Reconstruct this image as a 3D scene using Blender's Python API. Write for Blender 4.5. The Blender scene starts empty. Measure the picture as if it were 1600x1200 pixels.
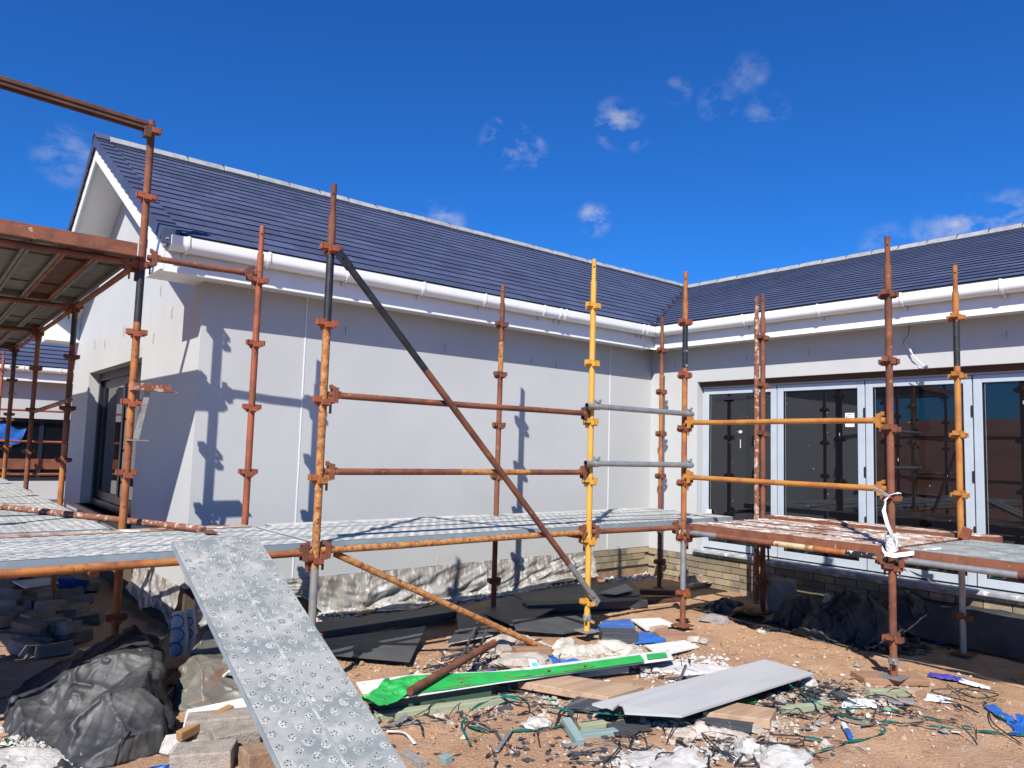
import bpy, math, random
import numpy as np
from mathutils import Vector, Matrix, Euler, noise

random.seed(7)
D = bpy.data
SC = bpy.context.scene
COL = SC.collection
rad = math.radians

# ------------------------------------------------------------------ camera
CAM = Vector((-6.1477, -5.1844, 1.5872))
YAW, PITCH, ROLL, FPX = -0.6846, 0.0857, 0.0290, 1162.588
_fw = Vector((-math.sin(YAW) * math.cos(PITCH), math.cos(YAW) * math.cos(PITCH), math.sin(PITCH)))
_r0 = Vector((math.cos(YAW), math.sin(YAW), 0))
_u0 = _r0.cross(_fw)
RT = _r0 * math.cos(ROLL) + _u0 * math.sin(ROLL)
UP = -_r0 * math.sin(ROLL) + _u0 * math.cos(ROLL)
FW = _fw
cam_d = D.cameras.new('camera')
cam_d.sensor_fit = 'HORIZONTAL'
cam_d.sensor_width = 36.0
cam_d.lens = FPX / 1600 * 36.0
cam_d.clip_start = 0.05
cam_d.clip_end = 2000
cam = D.objects.new('camera', cam_d)
COL.objects.link(cam)
M3 = Matrix((RT, UP, -FW)).transposed()
cam.matrix_world = Matrix.Translation(CAM) @ M3.to_4x4()
SC.camera = cam

# ------------------------------------------------------------------ light and sky
SUN_TO = Vector((-1.302, -1.0, 1.507)).normalized()      # towards the sun
sd = D.lights.new('sun', 'SUN')
sd.energy = 5.0
sd.angle = rad(0.53)
sd.color = (1.0, 0.955, 0.89)
sun = D.objects.new('sun', sd)
sun.rotation_euler = SUN_TO.to_track_quat('Z', 'Y').to_euler()
COL.objects.link(sun)

SKY_STRENGTH = 0.064
world = D.worlds.new('World')
SC.world = world
world.use_nodes = True
wn, wl = world.node_tree.nodes, world.node_tree.links
wn.clear()
w_out = wn.new('ShaderNodeOutputWorld')
w_bg = wn.new('ShaderNodeBackground')
w_bg.inputs['Strength'].default_value = SKY_STRENGTH
w_sky = wn.new('ShaderNodeTexSky')
w_sky.sky_type = 'NISHITA'
w_sky.sun_disc = False
w_sky.sun_elevation = math.asin(SUN_TO.z)
w_sky.sun_rotation = math.atan2(SUN_TO.x, SUN_TO.y)
w_sky.altitude = 50
w_sky.air_density = 1.0
w_sky.dust_density = 0.25
w_sky.ozone_density = 3.2
w_sat = wn.new('ShaderNodeMix')                 # deep clear-air blue, the same over the whole sky
w_sat.data_type = 'RGBA'
w_sat.blend_type = 'MULTIPLY'
w_sat.inputs['Factor'].default_value = 1.0
w_sat.inputs['B'].default_value = (.20, .80, 1.68, 1)
wl.new(w_sky.outputs[0], w_sat.inputs['A'])


def ray(px, py):
    return FW + RT * ((px - 800) / FPX) - UP * ((py - 600) / FPX)


# small fair-weather wisps: noise inside soft spots of given directions
w_tc = wn.new('ShaderNodeTexCoord')
w_n = wn.new('ShaderNodeTexNoise')
w_n.inputs['Scale'].default_value = 26
w_n.inputs['Detail'].default_value = 8
w_n.inputs['Roughness'].default_value = 0.56
w_n.inputs['Distortion'].default_value = 0.15
w_map = wn.new('ShaderNodeMapping')
w_map.inputs['Scale'].default_value = (1, 1, 1.6)
wl.new(w_tc.outputs['Generated'], w_map.inputs['Vector'])
wl.new(w_map.outputs[0], w_n.inputs['Vector'])


def wmath(op, a, b=None, clamp=False):
    n = wn.new('ShaderNodeMath')
    n.operation = op
    n.use_clamp = clamp
    for i, x in enumerate((a, b)):
        if x is None:
            continue
        if isinstance(x, (int, float)):
            n.inputs[i].default_value = x
        else:
            wl.new(x, n.inputs[i])
    return n.outputs[0]


w_mask = None
for px, py, rd, am in ((790, 222, 34, .75), (832, 238, 22, .6), (962, 193, 32, .75), (990, 207, 24, .7), (928, 343, 24, .9),
                       (1060, 141, 18, .42), (1170, 113, 25, .32), (1122, 160, 26, .36), (1198, 178, 28, .30),
                       (105, 245, 36, .42), (1512, 346, 30, .85), (1570, 345, 36, .75), (690, 350, 34, .6), (1455, 362, 24, .5), (1380, 385, 30, .35)):
    d = ray(px, py).normalized()
    dp = wn.new('ShaderNodeVectorMath')
    dp.operation = 'DOT_PRODUCT'
    nv = wn.new('ShaderNodeVectorMath')
    nv.operation = 'NORMALIZE'
    wl.new(w_tc.outputs['Generated'], nv.inputs[0])
    wl.new(nv.outputs[0], dp.inputs[0])
    dp.inputs[1].default_value = d
    ang = rd / FPX
    mr = wn.new('ShaderNodeMapRange')
    mr.interpolation_type = 'SMOOTHSTEP'
    mr.inputs['From Min'].default_value = math.cos(ang * 1.3)
    mr.inputs['From Max'].default_value = 1.0
    mr.inputs['To Min'].default_value = 0.0
    mr.inputs['To Max'].default_value = am
    wl.new(dp.outputs['Value'], mr.inputs['Value'])
    w_mask = mr.outputs[0] if w_mask is None else wmath('MAXIMUM', w_mask, mr.outputs[0])
w_c = wmath('SUBTRACT', w_n.outputs['Fac'], 0.44)
w_c = wmath('MULTIPLY', w_c, 3.0, True)
w_c = wmath('MULTIPLY', w_c, w_mask, True)
w_mix = wn.new('ShaderNodeMix')
w_mix.data_type = 'RGBA'
w_mix.inputs['B'].default_value = (7.6, 7.9, 8.4, 1)
wl.new(w_c, w_mix.inputs['Factor'])
wl.new(w_sat.outputs['Result'], w_mix.inputs['A'])
wl.new(w_mix.outputs['Result'], w_bg.inputs['Color'])
wl.new(w_bg.outputs[0], w_out.inputs[0])

SC.view_settings.view_transform = 'Standard'
SC.view_settings.look = 'None'
SC.view_settings.exposure = 0.42
SC.view_settings.gamma = 1.0
SC.view_settings.use_curve_mapping = False
SC.render.engine = 'CYCLES'
SC.cycles.max_bounces = 8
SC.cycles.diffuse_bounces = 1
SC.cycles.use_denoising = True


# ------------------------------------------------------------------ points in the place
def at_z(px, py, z=0.0):
    d = ray(px, py)
    return CAM + d * ((z - CAM.z) / d.z)


def at_y(px, py, y):
    d = ray(px, py)
    return CAM + d * ((y - CAM.y) / d.y)


def at_x(px, py, x):
    d = ray(px, py)
    return CAM + d * ((x - CAM.x) / d.x)


def gz(x, y):
    """height of the soil"""
    n = noise.noise((x * .45, y * .45, 0.3)) * .05 + noise.noise((x * 1.6, y * 1.6, 5.1)) * .022
    return n + .02


def at_g(px, py, dz=0.0):
    p = at_z(px, py, 0.02 + dz)
    for _ in range(4):
        p = at_z(px, py, gz(p.x, p.y) + dz)
    return p


# ------------------------------------------------------------------ materials
def mat(name, col, col2=None, ns=6, rough=.7, metal=0.0, bump=0.0, bs=80, spots=(), stretch=None, local=False,
        vary=0.0, ior=None, detail=6, thr=(.42, .62), bdist=.01, rough2=None, alpha=None, spec=None, bdetail=5):
    m = D.materials.new(name)
    m.use_nodes = True
    nt = m.node_tree
    N, L = nt.nodes, nt.links
    b = N['Principled BSDF']
    b.inputs['Roughness'].default_value = rough
    b.inputs['Metallic'].default_value = metal
    if ior:
        b.inputs['IOR'].default_value = ior
    if spec is not None:
        b.inputs['Specular IOR Level'].default_value = spec
    if local:
        src = N.new('ShaderNodeTexCoord').outputs['Object']
    else:
        src = N.new('ShaderNodeNewGeometry').outputs['Position']
    if local:
        oi0 = N.new('ShaderNodeObjectInfo')
        ad = N.new('ShaderNodeVectorMath')
        ad.operation = 'ADD'
        L.new(src, ad.inputs[0])
        sc0 = N.new('ShaderNodeVectorMath')
        sc0.operation = 'SCALE'
        sc0.inputs['Scale'].default_value = 37.0
        L.new(oi0.outputs['Random'], sc0.inputs[0])
        L.new(sc0.outputs[0], ad.inputs[1])
        src = ad.outputs[0]
    if stretch:
        mp = N.new('ShaderNodeMapping')
        mp.inputs['Scale'].default_value = stretch
        L.new(src, mp.inputs['Vector'])
        src = mp.outputs[0]

    def nz(scale, det=detail, ro=.6):
        n = N.new('ShaderNodeTexNoise')
        n.inputs['Scale'].default_value = scale
        n.inputs['Detail'].default_value = det
        n.inputs['Roughness'].default_value = ro
        L.new(src, n.inputs['Vector'])
        return n.outputs['Fac']

    def ramp(fac, a, z):
        r = N.new('ShaderNodeMapRange')
        r.interpolation_type = 'SMOOTHSTEP'
        r.inputs['From Min'].default_value = a
        r.inputs['From Max'].default_value = z
        L.new(fac, r.inputs['Value'])
        return r.outputs[0]

    def mix(f, a, c):
        n = N.new('ShaderNodeMix')
        n.data_type = 'RGBA'
        L.new(f, n.inputs['Factor'])
        for key, v in (('A', a), ('B', c)):
            if isinstance(v, tuple):
                n.inputs[key].default_value = (*v, 1)
            else:
                L.new(v, n.inputs[key])
        return n.outputs['Result']

    cur = tuple(col)
    if col2:
        cur = mix(ramp(nz(ns), *thr), tuple(col), tuple(col2))
    for sp in spots:                    # (colour, scale, from, to)
        cur = mix(ramp(nz(sp[1], 8, .65), sp[2], sp[3]), cur, tuple(sp[0]))
    if vary:
        oi = N.new('ShaderNodeObjectInfo')
        mr = N.new('ShaderNodeMapRange')
        mr.inputs['To Min'].default_value = 1 - vary
        mr.inputs['To Max'].default_value = 1 + vary
        L.new(oi.outputs['Random'], mr.inputs['Value'])
        sc = N.new('ShaderNodeVectorMath')
        sc.operation = 'SCALE'
        if isinstance(cur, tuple):
            sc.inputs[0].default_value = cur
        else:
            L.new(cur, sc.inputs[0])
        L.new(mr.outputs[0], sc.inputs['Scale'])
        cur = sc.outputs[0]
    if isinstance(cur, tuple):
        b.inputs['Base Color'].default_value = (*cur, 1)
    else:
        L.new(cur, b.inputs['Base Color'])
    if rough2 is not None:
        rr = N.new('ShaderNodeMapRange')
        rr.inputs['To Min'].default_value = rough
        rr.inputs['To Max'].default_value = rough2
        L.new(nz(ns * 1.7), rr.inputs['Value'])
        L.new(rr.outputs[0], b.inputs['Roughness'])
    if bump:
        bn = N.new('ShaderNodeBump')
        bn.inputs['Strength'].default_value = bump
        bn.inputs['Distance'].default_value = bdist
        L.new(nz(bs, bdetail), bn.inputs['Height'])
        L.new(bn.outputs[0], b.inputs['Normal'])
    if alpha is not None:
        b.inputs['Alpha'].default_value = alpha
    return m


WHITE_SPECK = ((.72, .70, .66), 26, .68, .72)
MT = {}
MT['plaster'] = mat('wall_plaster', (.512, .517, .502), (.476, .482, .470), 1.1, .9, bump=.30, bs=85, bdist=.006, bdetail=3, thr=(.34, .68), spots=(((.452, .458, .448), .45, .50, .80), ((.42, .42, .40), 11, .70, .80)))
MT['white_pvc'] = mat('white_pvc', (.87, .87, .83), (.83, .83, .79), 3, .38)
MT['white_board'] = mat('white_fascia', (.86, .86, .82), (.82, .82, .785), 2, .45)
MT['slate'] = mat('roof_slate', (.058, .072, .130), (.070, .085, .144), 1.4, .5, bump=.2, bs=120, bdist=.003, vary=.17, rough2=.66, spots=(((.080, .090, .118), 5, .60, .76), ((.20, .20, .20), 60, .72, .75)))
MT['slate_edge'] = mat('roof_slate_edge', (.022, .025, .036), None, rough=.8)
MT['ridge'] = mat('ridge_concrete', (.33, .33, .32), (.26, .26, .255), 8, .85, bump=.2, bs=160, vary=.08)
MT['clip'] = mat('black_clip', (.015, .015, .018), rough=.6)
MT['frame'] = mat('grey_window_frame', (.46, .515, .565), (.43, .485, .53), 5, .32)
MT['frame_dark'] = mat('charcoal_window_frame', (.018, .021, .030), rough=.35)
MT['gasket'] = mat('black_gasket', (.012, .012, .014), rough=.6)
MT['timber_brown'] = mat('brown_timber', (.10, .040, .022), (.06, .022, .014), 9, .7, stretch=(1, .15, 1))
MT['glass'] = mat('dark_glass', (.006, .007, .010), rough=.015, ior=1.78, bump=.012, bs=1.6, bdist=.05, bdetail=1)
MT['sill'] = mat('splashed_sill', (.40, .41, .43), (.26, .28, .32), 9, .7, spots=(((.72, .72, .70), 11, .54, .64),), bump=.5, bs=40)
MT['mortar'] = mat('mortar', (.38, .33, .24), (.30, .26, .2), 14, .95, bump=.3, bs=120)
MT['brick'] = mat('buff_brick', (.34, .265, .165), (.25, .21, .155), 5, .9, bump=.5, bs=140, vary=.30, spots=(((.16, .14, .11), 7, .56, .66),))
MT['footing'] = mat('brown_footing', (.31, .20, .12), (.23, .15, .10), 10, .95, bump=.6, bs=60)
MT['plinth'] = mat('dark_plinth', (.12, .085, .055), (.08, .06, .045), 6, .95, bump=.5, bs=40)
MT['bead'] = mat('white_bead', (.78, .78, .78), rough=.6)
MT['wire'] = mat('dark_wire', (.05, .05, .055), rough=.6)
MT['white_cable'] = mat('white_cable', (.7, .7, .7), rough=.5)

RUST = (.13, .045, .024)
PALE = ((.58, .50, .42), 21, .66, .72)
MT['red'] = mat('red_oxide_steel', (.34, .088, .036), (.22, .064, .030), 4, .66, bump=.3, bs=160, spots=(((.13, .045, .025), 17, .58, .66), ((.60, .50, .42), 30, .69, .73)))
MT['rust'] = mat('brown_rusty_steel', (.215, .074, .035), (.125, .044, .026), 4.5, .78, bump=.4, bs=150, spots=(((.33, .12, .045), 23, .58, .66), ((.62, .56, .50), 34, .71, .75)))
MT['orange'] = mat('orange_rusty_steel', (.42, .155, .036), (.25, .080, .028), 4.5, .7, bump=.3, bs=150, spots=(((.17, .055, .025), 24, .56, .64), ((.55, .42, .28), 36, .69, .74)))
MT['amber'] = mat('amber_painted_steel', (.46, .200, .038), (.38, .135, .030), 7, .55, bump=.2, bs=150, spots=(((.19, .065, .025), 26, .62, .68), ((.62, .50, .36), 36, .70, .75)))
MT['yellow'] = mat('yellow_painted_steel', (.66, .355, .055), (.60, .30, .050), 6, .5, bump=.15, bs=150, spots=(((.20, .075, .03), 28, .67, .71), ((.72, .62, .45), 30, .70, .74)))
MT['mottled'] = mat('mottled_rusty_steel', (.36, .13, .035), (.50, .24, .075), 26, .8, bump=.6, bs=170, spots=(((.15, .05, .024), 30, .55, .62), ((.60, .48, .34), 45, .62, .68)), thr=(.4, .6))
MT['pale_rust'] = mat('pale_splashed_steel', (.215, .078, .04), (.50, .40, .31), 22, .85, bump=.5, bs=120, thr=(.52, .62))
MT['cream_paint'] = mat('cream_painted_steel', (.56, .46, .27), (.48, .36, .19), 7, .7, spots=(((.26, .09, .04), 14, .56, .64),))
MT['black'] = mat('black_painted_steel', (.016, .017, .020), (.028, .028, .030), 12, .42, bump=.3, bs=150, spots=(((.14, .06, .035), 19, .66, .72),))
MT['black_spot'] = mat('black_splashed_steel', (.018, .018, .021), rough=.4, spots=(((.72, .70, .66), 26, .58, .62),))
MT['galv'] = mat('galvanised_steel', (.36, .37, .36), (.29, .31, .31), 14, .48, metal=.55, bump=.1, bs=120, spots=(((.25, .20, .15), 15, .68, .76),))
MT['galv_plank'] = mat('galvanised_plank', (.19, .215, .21), (.33, .335, .31), 5.5, .75, bump=.12, bs=60, thr=(.38, .60), spots=(((.46, .445, .395), 6, .50, .70), ((.17, .19, .19), 13, .60, .72), ((.66, .64, .58), 30, .64, .70)))
MT['deck_plank'] = mat('splashed_galvanised_plank', (.37, .38, .36), (.54, .53, .49), 4.5, .8, bump=.4, bs=60, thr=(.36, .58), spots=(((.66, .64, .59), 7, .50, .64), ((.22, .24, .25), 24, .64, .72)))
MT['plank_side'] = mat('galvanised_plank_side', (.25, .32, .35), (.31, .37, .40), 6, .6, metal=.2, spots=(((.70, .69, .65), 11, .66, .72),))
MT['rust_plank'] = mat('splashed_rusty_plank', (.25, .105, .058), (.46, .37, .30), 7, .85, bump=.5, bs=60, thr=(.38, .55), spots=(((.74, .70, .64), 8, .53, .60),))
MT['rust_side'] = mat('rusty_plank_side', (.24, .085, .042), (.17, .06, .032), 9, .75, bump=.3, bs=100, spots=(((.52, .40, .30), 16, .63, .69),))
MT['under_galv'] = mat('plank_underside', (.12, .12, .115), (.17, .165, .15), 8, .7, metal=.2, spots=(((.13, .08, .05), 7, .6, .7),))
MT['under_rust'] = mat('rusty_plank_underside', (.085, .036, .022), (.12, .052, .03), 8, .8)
MT['hole'] = mat('dark_hole', (.02, .02, .02), rough=.9)
MT['dimple'] = mat('worn_dimple', (.46, .45, .40), (.27, .28, .27), 22, .85, thr=(.36, .60))

MT['soil'] = mat('sandy_soil', (.50, .305, .178), (.40, .23, .13), 1.1, .97, bump=1.0, bs=55, bdist=.02, bdetail=9, thr=(.38, .64),
                 spots=(((.47, .31, .20), 5.5, .52, .66), ((.30, .165, .09), 7, .54, .72), ((.24, .135, .08), 27, .60, .70), ((.60, .50, .42), 38, .665, .70), ((.60, .57, .52), 2.1, .63, .74)))
MT['field'] = mat('ploughed_field', (.34, .135, .06), (.40, .17, .08), .25, .97, bump=.8, bs=9)
MT['dust'] = mat('white_plaster_dust', (.66, .64, .61), (.54, .51, .47), 9, .95, bump=1.0, bs=70)
MT['rubble'] = mat('mortar_rubble', (.50, .43, .36), (.40, .34, .28), 12, .95, bump=.7, bs=70, vary=.14)
MT['rubble_white'] = mat('white_mortar_lump', (.56, .54, .50), (.44, .41, .37), 14, .95, bump=1.0, bs=60, spots=(((.36, .29, .22), 9, .60, .70),))
MT['stone_grey'] = mat('grey_stone', (.28, .26, .24), (.22, .2, .18), 9, .95, bump=.6, bs=70, vary=.15)
MT['block'] = mat('concrete_block', (.36, .31, .26), (.27, .235, .20), 14, .95, bump=.9, bs=90, vary=.12)
MT['brick_loose'] = mat('loose_grey_brick', (.27, .23, .19), (.20, .17, .14), 9, .95, bump=.6, bs=90, vary=.25)
MT['black_film'] = mat('black_plastic_film', (.026, .027, .030), (.044, .045, .046), 4, .44, bump=.3, bs=9, bdist=.02, rough2=.66, spots=(((.125, .12, .11), 2.6, .52, .74), ((.30, .28, .24), 19, .66, .74)))
MT['black_cloth'] = mat('black_membrane', (.034, .034, .038), (.050, .050, .052), 6, .6, bump=.4, bs=40)
MT['grey_film'] = mat('dusty_grey_film', (.12, .115, .10), (.17, .155, .13), 5, .45, bump=.3, bs=20, spots=(((.22, .11, .06), 4, .55, .68),))
MT['dark_board'] = mat('dark_grey_board', (.055, .057, .062), (.075, .077, .08), 4, .55, bump=.15, bs=60, spots=(((.30, .29, .28), 24, .68, .73),))
MT['slate_board'] = mat('dark_slate_board', (.045, .050, .060), (.16, .17, .18), 8, .6, bump=.4, bs=60, local=True, stretch=(.25, 2.2, 2), thr=(.48, .72))
MT['cement_board'] = mat('grey_cement_board', (.47, .465, .45), (.43, .425, .41), 3, .85, bump=.15, bs=60, local=True, stretch=(.35, 2, 2), spots=(((.40, .32, .25), 4, .66, .76),))
MT['pine'] = mat('pale_pine', (.47, .32, .205), (.36, .23, .14), 7, .8, bump=.2, bs=30, local=True, stretch=(.22, 2.4, 2.4), spots=(((.26, .14, .08), 5, .66, .72),))
MT['pine_brown'] = mat('brown_pine', (.36, .20, .085), (.29, .15, .06), 7, .7, bump=.2, bs=30, local=True, stretch=(.22, 2.4, 2.4))
MT['green_timber'] = mat('treated_green_timber', (.33, .36, .23), (.26, .29, .18), 7, .8, bump=.2, bs=30, local=True, stretch=(.25, 2.4, 2.4), spots=(((.36, .22, .12), 6, .60, .70),))
MT['blue_timber'] = mat('blue_green_timber', (.20, .29, .28), (.27, .34, .30), 7, .8, local=True, stretch=(.25, 2.4, 2.4), spots=(((.5, .48, .44), 12, .64, .7),))
MT['sole'] = mat('scaffold_sole_timber', (.34, .19, .115), (.27, .15, .09), 7, .9, bump=.4, bs=50, local=True, stretch=(.25, 2, 2))
MT['board_white'] = mat('white_wall_board', (.76, .76, .74), (.68, .66, .62), 3, .6, spots=(((.48, .33, .23), 5, .58, .68),))
MT['green_film'] = mat('bright_green_film', (.025, .44, .085), (.022, .33, .07), 5, .6, bump=.2, bs=30, spots=(((.34, .40, .24), 6, .58, .74), ((.60, .58, .48), 22, .66, .72)))
MT['green_dark'] = mat('dark_green_edge', (.05, .09, .055), rough=.7)
MT['print_red'] = mat('red_print', (.32, .10, .03), rough=.6)
MT['blue_film'] = mat('blue_plastic_film', (.02, .11, .42), (.03, .15, .50), 6, .4, bump=.3, bs=30, spots=(((.34, .36, .42), 8, .58, .72),))
MT['blue_print'] = mat('blue_print', (.03, .16, .58), rough=.5)
MT['purple_film'] = mat('purple_wrapper', (.08, .06, .40), (.12, .11, .46), 12, .4)
MT['cyan'] = mat('cyan_print', (.06, .45, .72), rough=.5)
MT['white_film'] = mat('white_paper', (.80, .80, .80), (.74, .74, .73), 8, .6)
MT['strap_green'] = mat('green_strapping', (.006, .115, .088), (.010, .075, .055), 12, .35, spots=(((.14, .40, .34), 8, .60, .66),))
MT['strap_black'] = mat('black_strapping', (.015, .016, .017), (.03, .03, .03), 20, .45)
MT['shard'] = mat('slate_shard', (.045, .048, .053), (.09, .093, .098), 20, .6)
MT['weed'] = mat('weed_leaf', (.07, .13, .03), (.05, .09, .02), 20, .7)
MT['deep_dark'] = mat('dark_interior', (.012, .013, .016), rough=.5)


def film_mat(name, col, col2, trans, rough=.4, spots=(), stretch=None):
    """thin see-through plastic: part transparent, part glossy sheet that lets light through"""
    m = mat(name, col, col2, 9, rough, bump=.4, bs=24, spots=spots, stretch=stretch)
    nt = m.node_tree
    N, L = nt.nodes, nt.links
    b = N['Principled BSDF']
    out = [n for n in N if n.type == 'OUTPUT_MATERIAL'][0]
    tr = N.new('ShaderNodeBsdfTransparent')
    tl = N.new('ShaderNodeBsdfTranslucent')
    tl.inputs['Color'].default_value = (*col, 1)
    m1 = N.new('ShaderNodeMixShader')
    m1.inputs[0].default_value = .3
    L.new(b.outputs[0], m1.inputs[1])
    L.new(tl.outputs[0], m1.inputs[2])
    m2 = N.new('ShaderNodeMixShader')
    m2.inputs[0].default_value = trans
    L.new(m1.outputs[0], m2.inputs[1])
    L.new(tr.outputs[0], m2.inputs[2])
    L.new(m2.outputs[0], out.inputs[0])
    return m


MT['cream_film'] = film_mat('cream_plastic_film', (.80, .77, .68), (.70, .65, .54), .08)
MT['clear_film'] = film_mat('splashed_clear_film', (.50, .48, .44), (.32, .275, .215), .05, .2,
                            spots=(((.76, .75, .73), 26, .52, .60), ((.80, .79, .77), 7, .56, .66)), stretch=(1, 1, .3))


# ------------------------------------------------------------------ mesh builder
class MB:
    def __init__(self):
        self.v, self.f, self.mi = [], [], []

    def face(self, ids, mi=0):
        self.f.append(tuple(ids))
        self.mi.append(mi)

    def poly(self, pts, mi=0):
        b = len(self.v)
        self.v += [Vector(p) for p in pts]
        self.face(range(b, b + len(pts)), mi)
        return self

    def box(self, c, s, rot=None, mi=0, taper=1.0, tmi=None):
        """centre c, full sizes s; the top may be tapered"""
        c = Vector(c)
        b = len(self.v)
        for z in (-.5, .5):
            k = taper if z > 0 else 1.0
            for x, y in ((-.5, -.5), (.5, -.5), (.5, .5), (-.5, .5)):
                p = Vector((x * s[0] * k, y * s[1] * k, z * s[2]))
                if rot is not None:
                    p = rot @ p
                self.v.append(c + p)
        for k, q in enumerate(((3, 2, 1, 0), (4, 5, 6, 7), (0, 1, 5, 4), (1, 2, 6, 5), (2, 3, 7, 6), (3, 0, 4, 7))):
            self.face([b + i for i in q], tmi if (tmi is not None and k == 1) else mi)
        return self

    def span(self, a, z, mi=0):
        """axis-aligned box between two corners"""
        a, z = Vector(a), Vector(z)
        return self.box((a + z) / 2, [abs(z[i] - a[i]) for i in range(3)], None, mi)

    def tube(self, pts, r, n=12, mi=0, caps=True, rs=None, hollow=False):
        pts = [Vector(p) for p in pts]
        rings = []
        prev = None
        for i, p in enumerate(pts):
            t = (pts[min(i + 1, len(pts) - 1)] - pts[max(i - 1, 0)]).normalized()
            if prev is None:
                a = t.orthogonal().normalized()
            else:
                a = (prev - t * prev.dot(t))
                a = a.normalized() if a.length > 1e-6 else t.orthogonal().normalized()
            prev = a
            bb = t.cross(a)
            rr = rs[i] if rs else r
            b0 = len(self.v)
            for k in range(n):
                an = 2 * math.pi * k / n
                self.v.append(p + (a * math.cos(an) + bb * math.sin(an)) * rr)
            rings.append(b0)
        for i in range(len(rings) - 1):
            m_ = mi[i] if isinstance(mi, (list, tuple)) else mi
            for k in range(n):
                k2 = (k + 1) % n
                self.face((rings[i] + k, rings[i] + k2, rings[i + 1] + k2, rings[i + 1] + k), m_)
        m0 = mi[0] if isinstance(mi, (list, tuple)) else mi
        m1 = mi[-1] if isinstance(mi, (list, tuple)) else mi
        if caps:
            self.face([rings[0] + k for k in reversed(range(n))], m0)
            self.face([rings[-1] + k for k in range(n)], m1)
        return self

    def prism(self, top, thick, mi=0, side=None):
        """polygon (world points, counter-clockwise from above) extruded downwards by thick (number or vector)"""
        n = len(top)
        d = Vector(thick) if not isinstance(thick, (int, float)) else Vector((0, 0, -thick))
        b = len(self.v)
        self.v += [Vector(p) for p in top] + [Vector(p) + d for p in top]
        self.face(range(b, b + n), mi)
        self.face([b + n + i for i in reversed(range(n))], mi)
        for i in range(n):
            j = (i + 1) % n
            self.face((b + i, b + n + i, b + n + j, b + j), mi if side is None else side)
        return self

    def grid(self, nu, nv, fn, mi=0):
        b = len(self.v)
        for j in range(nv + 1):
            for i in range(nu + 1):
                self.v.append(Vector(fn(i / nu, j / nv)))
        for j in range(nv):
            for i in range(nu):
                a = b + j * (nu + 1) + i
                self.face((a, a + 1, a + nu + 2, a + nu + 1), mi)
        return self

    def ribbon(self, pts, w, mi=0, tilt=.35, seed=0):
        """flat strap along the points, lying on its side here and there"""
        rnd = random.Random(seed)
        pts = [Vector(p) for p in pts]
        b = len(self.v)
        ph = rnd.random() * 6
        for i, p in enumerate(pts):
            t = (pts[min(i + 1, len(pts) - 1)] - pts[max(i - 1, 0)]).normalized()
            s = t.cross(Vector((0, 0, 1)))
            s = s.normalized() if s.length > 1e-4 else Vector((1, 0, 0))
            u = s.cross(t)
            an = tilt * math.sin(ph + i * .7)
            q = s * math.cos(an) + u * math.sin(an)
            lift = Vector((0, 0, abs(math.sin(an)) * w * .5))
            self.v += [p + q * w * .5 + lift, p - q * w * .5 + lift]
        for i in range(len(pts) - 1):
            self.face((b + 2 * i, b + 2 * i + 1, b + 2 * i + 3, b + 2 * i + 2), mi)
        return self

    def lump(self, c, rx, ry, rz, seed=0, sub=2, amp=.28, mi=0, rot=0.0, freq=1.5):
        import bmesh
        bm = bmesh.new()
        bmesh.ops.create_icosphere(bm, subdivisions=sub, radius=1)
        b = len(self.v)
        cs, sn = math.cos(rot), math.sin(rot)
        for q in bm.verts:
            d = q.co.normalized()
            k = 1 + amp * noise.noise(d * freq + Vector((seed * 7.3, seed * 1.7, 0))) * 1.6 + amp * .7 * noise.noise(d * freq * 2.7 + Vector((seed, 0, 4))) + amp * .35 * noise.noise(d * freq * 6 + Vector((0, seed, 4)))
            x, y, z = d.x * rx * k, d.y * ry * k, d.z * rz * k
            self.v.append(Vector(c) + Vector((x * cs - y * sn, x * sn + y * cs, z)))
        for fc in bm.faces:
            self.face([b + q.index for q in fc.verts], mi)
        bm.free()
        return self


WLOC = {}


def make(name, mb, mats, parent=None, loc=None, smooth=False, label=None, kind=None, rot=None, bevel=0.0, sharp=None):
    """one mesh object from world-space vertices (or from local ones when rot is given with loc)"""
    if not isinstance(mats, (list, tuple)):
        mats = [mats]
    me = D.meshes.new(name)
    if rot is None:
        if loc is None:
            if parent is not None:
                loc = WLOC[parent.name]
            else:
                n = len(mb.v)
                loc = Vector((sum(p.x for p in mb.v) / n, sum(p.y for p in mb.v) / n, min(p.z for p in mb.v)))
        loc = Vector(loc)
        me.from_pydata([p - loc for p in mb.v], [], mb.f)
    else:
        loc = Vector(loc)
        me.from_pydata(mb.v, [], mb.f)
    for m in mats:
        me.materials.append(MT[m])
    me.polygons.foreach_set('material_index', mb.mi)
    if smooth:
        me.polygons.foreach_set('use_smooth', [True] * len(me.polygons))
        if sharp:
            me.set_sharp_from_angle(angle=rad(sharp))
    me.update()
    o = D.objects.new(name, me)
    COL.objects.link(o)
    if parent is not None:
        o.parent = parent
        o.location = loc - WLOC[parent.name]
    else:
        o.location = loc
    if rot is not None:
        o.rotation_euler = rot
    WLOC[o.name] = loc
    if label:
        o['label'] = label
    if kind:
        o['kind'] = kind
    if bevel:
        md = o.modifiers.new('bevel', 'BEVEL')
        md.width = bevel
        md.segments = 2
        md.limit_method = 'ANGLE'
    return o


def tag(o, label, cat, group=None):
    o['label'] = label
    o['category'] = cat
    if group:
        o['group'] = group
    return o


def thing(name, label, cat, loc, group=None):
    o = D.objects.new(name, None)
    o.empty_display_size = .1
    COL.objects.link(o)
    o.location = loc
    WLOC[o.name] = Vector(loc)
    return tag(o, label, cat, group)


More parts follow.
